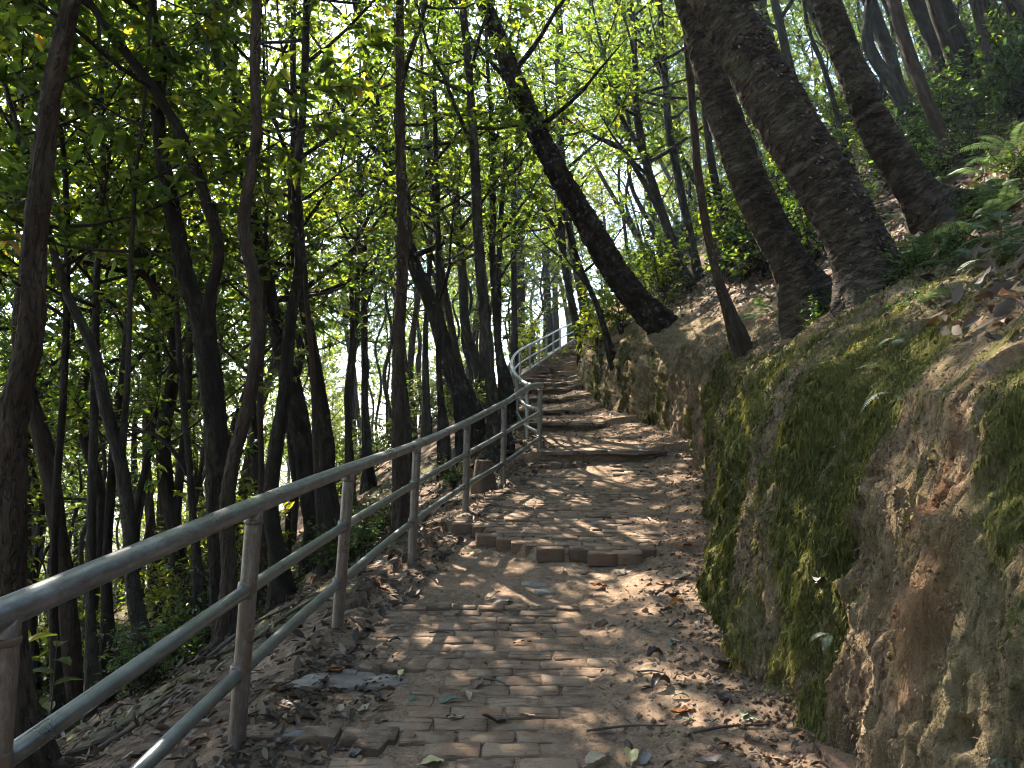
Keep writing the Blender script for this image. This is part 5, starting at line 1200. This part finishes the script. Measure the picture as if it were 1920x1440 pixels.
q_ = [np.array(bank_hit(a, b_)) + np.array([-.035, -.01, 0]) for a, b_ in ((1466, 975), (1446, 1010), (1436, 1055), (1436, 1112))]
rough_tube('hanging_root', q_, [.008, .012, .011, .006], TWIG, 'thin grey root hanging down the bank face', 'root', 8, 8, .15, 40)
for i, (a, b_, lab) in enumerate((((1500, 1080), (1560, 1040), 'short dark twig on the mossy bank'), ((1720, 600), (1860, 540), 'dry stem lying along the bank top'))):
    pa, pb = np.array(bank_hit(*a)), np.array(bank_hit(*b_)); m_ = np.array(bank_hit((a[0] + b_[0]) / 2, (a[1] + b_[1]) / 2 - 8)); oo = np.array([-.02, -.01, .0])
    rough_tube('dry_twig', [pa + oo, m_ + oo, pb + oo], [.004, .005, .003], TWIG, lab, 'twig', 30 + i, 7, .15, 24)
for i, (x0, y0, x1, y1, lab) in enumerate(((1174, 1395, 1176, 1418, 'thick short stick on the bricks near the bottom edge'), (1195, 1262, 1248, 1265, 'thin twig lying at the right edge of the bricks'), (898, 1275, 955, 1290, 'thin twig lying across the bricks'), (805, 1188, 845, 1190, 'straight pale twig on the sunlit bricks'), (520, 1290, 600, 1255, 'twig on the dirt by the first post'),
                                      (1100, 1372, 1250, 1362, 'long thin twig across the right bricks'), (1300, 1375, 1440, 1358, 'twig at the right path edge'))):
    pa, pb = np.array(onpath(x0, y0, .008)), np.array(onpath(x1, y1, .008)); m_ = (pa + pb) / 2 + np.array([.01, .01, .006])
    rough_tube('dry_twig', [pa, m_, pb], [.0045, .004, .0025] if i else [.011, .011, .008], TWIG, lab, 'twig', 50 + i, 7, .15, 16)
for i, (a, b_, r_, lab) in enumerate((((1610, 655), (1600, 760), .0035, 'thin root hanging below the thickest trunk'), ((1500, 650), (1490, 760), .004, 'root hanging below the narrower ringed trunk'),
                                     ((1400, 680), (1392, 790), .008, 'root hanging down the moss right of the steps'), ((1280, 650), (1272, 730), .012, 'root stub below the dark leaning trunk'))):
    pa, pb = np.array(bank_hit(*a)), np.array(bank_hit(*b_)); m_ = np.array(bank_hit((a[0] + b_[0]) / 2 + 6, (a[1] + b_[1]) / 2)); oo = np.array([-.025, -.012, 0])
    rough_tube('hanging_root', [pa + oo * .3, m_ + oo, pb + oo], [r_ * 1.3, r_, r_ * .5], TWIG, lab, 'root', 130 + i, 7, .2, 24)
for i in range(40):
    y = float(rgf.uniform(2.6, 8)); x = float(XR(y)) + float(rgf.uniform(.7, 2.4))
    shrub(int(rgs.choice([0, 1, 3, 5])), x, y, float(rgs.uniform(.12, .3)), 'tiny broad-leaved plant on the bank top', 'tiny plants on the bank top')
for i in range(26):
    y = float(rgl.uniform(2.2, 7)); x = float(XR(y)) + float(rgl.uniform(.85, 2.8)); a = float(rgl.uniform(0, 3.14)); L = float(rgl.uniform(.25, .8)); pts = []
    for t_ in (-.5, 0, .5):
        xx, yy = x + math.cos(a) * L * t_, y + math.sin(a) * L * t_ + .03 * t_; pts.append([xx, yy, float(H(xx, yy)) + .035])
    rough_tube('dry_branch', pts, [.010, .008, .004], TWIG, 'dry stem lying among ferns on the bank top', 'branch', 180 + i, 6, .15, 18, 'dry stems on the bank top')
# grey and brown branches lying on the litter slope
for i in range(14):
    y = float(rgl.uniform(2.6, 8)); x = float(XL(y)) - float(rgl.uniform(.4, 3.0)); a = float(rgl.uniform(0, 3.14)); L = float(rgl.uniform(.3, .9))
    pts = []
    for t_ in (-.5, 0, .5):
        xx, yy = x + math.cos(a) * L * t_, y + math.sin(a) * L * t_ + .03 * t_; pts.append([xx, yy, float(H(xx, yy)) + .02])
    rough_tube('dry_branch', pts, [.012, .010, .004], TWIG, 'dry branch lying in the leaf litter below the railing', 'branch', 80 + i, 7, .15, 18, 'dry branches on the slope')


# ------------------------------------------------------------------ air
hz = M('haze_air')
pv = hz.t.nodes.new('ShaderNodeVolumePrincipled'); pv.inputs['Color'].default_value = (0.72, 0.86, 1.0, 1); pv.inputs['Density'].default_value = HAZE; pv.inputs['Anisotropy'].default_value = 0.25
hz.t.links.new(pv.outputs[0], hz.out.inputs['Volume'])
bx = np.array([[x, y, z] for x in (-760, 760) for y in (-70, 710) for z in (float(V_ground_min) - 1, 52.0)])
hq = np.array([[0, 1, 3, 2], [4, 6, 7, 5], [0, 4, 5, 1], [2, 3, 7, 6], [0, 2, 6, 4], [1, 5, 7, 3]])
hob = link('haze', make_mesh('haze', bx, hq, None, [hz.m], False), kind='stuff', label='thin pale haze in the air between the trees')

# ------------------------------------------------------------------ labels that single each copy out
LEFT_MARKS = [(30, 'the tall rough trunk'), (115, 'the dark thin trunk'), (225, 'the bending grey trunk'), (302, 'the charred stump'), (395, 'the big forked trunk'), (465, 'the winding brown trunk'),
              (590, 'the thick leaning trunk'), (748, 'the lone upright trunk'), (835, 'the railing bend'), (912, 'the tall grey trunk'), (990, 'the far railing curve')]
RIGHT_MARKS = [(1050, 'the top steps'), (1110, 'the thin tree at the bend'), (1190, 'the dark leaning trunk'), (1275, 'the curved forking trunk'), (1345, 'the slender brown trunk'), (1470, 'the narrower ringed trunk'),
               (1590, 'the thickest leaning trunk'), (1710, 'the flared ringed trunk'), (1790, 'the slim trunk among ferns'), (1875, 'the stout trunk')]
ORD = ['first', 'second', 'third', 'fourth', 'fifth', 'sixth', 'seventh', 'eighth', 'ninth', 'tenth', 'eleventh', 'twelfth', 'thirteenth', 'fourteenth', 'fifteenth', 'sixteenth', 'seventeenth', 'eighteenth', 'nineteenth',
       'twentieth', 'twenty-first', 'twenty-second', 'twenty-third', 'twenty-fourth', 'twenty-fifth', 'twenty-sixth', 'twenty-seventh', 'twenty-eighth', 'twenty-ninth', 'thirtieth']
BARKN = {'bark_dark': 'dark', 'bark_grey': 'grey', 'bark_brown': 'brown'}
def px_of(o):
    x, y, z = o.location; z -= CAMZ
    dd = y * CP + z * SP
    return 960 + F * x / dd if dd > 0.5 else -9999
def relabel(group, make):
    objs = [o for o in list(COL.objects) if o.get('group') == group]
    slots = {}
    for o in objs:
        q = px_of(o)
        if not -60 < q < 1980: continue
        marks = LEFT_MARKS if o.location.x < XL(o.location.y) else RIGHT_MARKS
        slots.setdefault((min(marks, key=lambda m: abs(m[0] - q))[1], make(o)), []).append(o)
    for (mark, noun), L in slots.items():
        L.sort(key=lambda o: o.location.y)
        for i, o in enumerate(L): o['label'] = f'{noun}, {ORD[min(i, 29)]} in line past {mark}'
def barkname(o):
    for c in o.children:
        if c.name.startswith('trunk'): return BARKN.get(c.data.materials[0].name, 'dark')
    return 'dark'
LEAFN = {'shrub_leaf': 'glossy green', 'leaf_green': 'mid green', 'leaf_yellow_green': 'yellow-green', 'leaf_dark_green': 'dark green'}
def leafname(o):
    for c in o.children:
        if c.name.startswith('foliage') or c.name.startswith('crown'): return LEAFN.get(c.data.materials[0].name, 'green')
    return 'green'
relabel('woodland trees downhill of the path', lambda o: f'{barkname(o)} slender woodland tree downhill')
relabel('woodland trees uphill of the path', lambda o: f'{barkname(o)} slender tree on the hillside')
relabel('far woodland trees', lambda o: f'{barkname(o)} far tree')
relabel('understorey trees downhill', lambda o: f'small {leafname(o)} understorey tree downhill')
relabel('understorey trees uphill', lambda o: f'small {leafname(o)} hillside tree')
relabel('thin saplings downhill', lambda o: f'{barkname(o)} pole-thin bare sapling downhill')
relabel('thin saplings uphill', lambda o: f'{barkname(o)} pole-thin hillside sapling')
relabel('sunlit trees far down the slope', lambda o: f'{leafname(o)} leafy tree far downslope')
relabel('trees behind the steps', lambda o: f'{barkname(o)} tree behind the steps')
relabel('young trees behind the steps', lambda o: f'{leafname(o)} young tree behind the steps')
relabel('shrubs covering the hillside', lambda o: f'{leafname(o)} hillside shrub')
relabel('low shrubs by the upper trunks', lambda o: f'low {leafname(o)} shrub')
relabel('low plants on the near slope', lambda o: f'low {leafname(o)} plant on the near slope')
relabel('shrubs on the downhill slope', lambda o: f'{leafname(o)} shrub on the lower slope')
relabel('ferns scattered on the hillside', lambda o: 'green hillside fern')
relabel('ferns along the bank top', lambda o: 'bank-top fern in dead leaves')
relabel('tiny plants on the bank top', lambda o: f'tiny {leafname(o)} bank-top plant')
relabel('dry stems on the bank top', lambda o: 'dry stem on the bank top')
relabel('dry branches on the slope', lambda o: 'dry branch in the slope litter')
LCOL = {'leaf_tan': 'tan', 'leaf_brown': 'brown', 'leaf_grey': 'grey', 'leaf_dark_brown': 'dark'}
loose = {}
for o in COL.objects:
    if o.get('label') == 'small curled dry leaf lying loose on the path': loose.setdefault(LCOL.get(o.data.materials[0].name, 'brown'), []).append(o)
for cn, L in loose.items():
    L.sort(key=lambda o: o.location.y)
    for i, o in enumerate(L): o['label'] = f'small curled {cn} leaf loose on the path, {ORD[min(i, 29)]} of its colour going up'
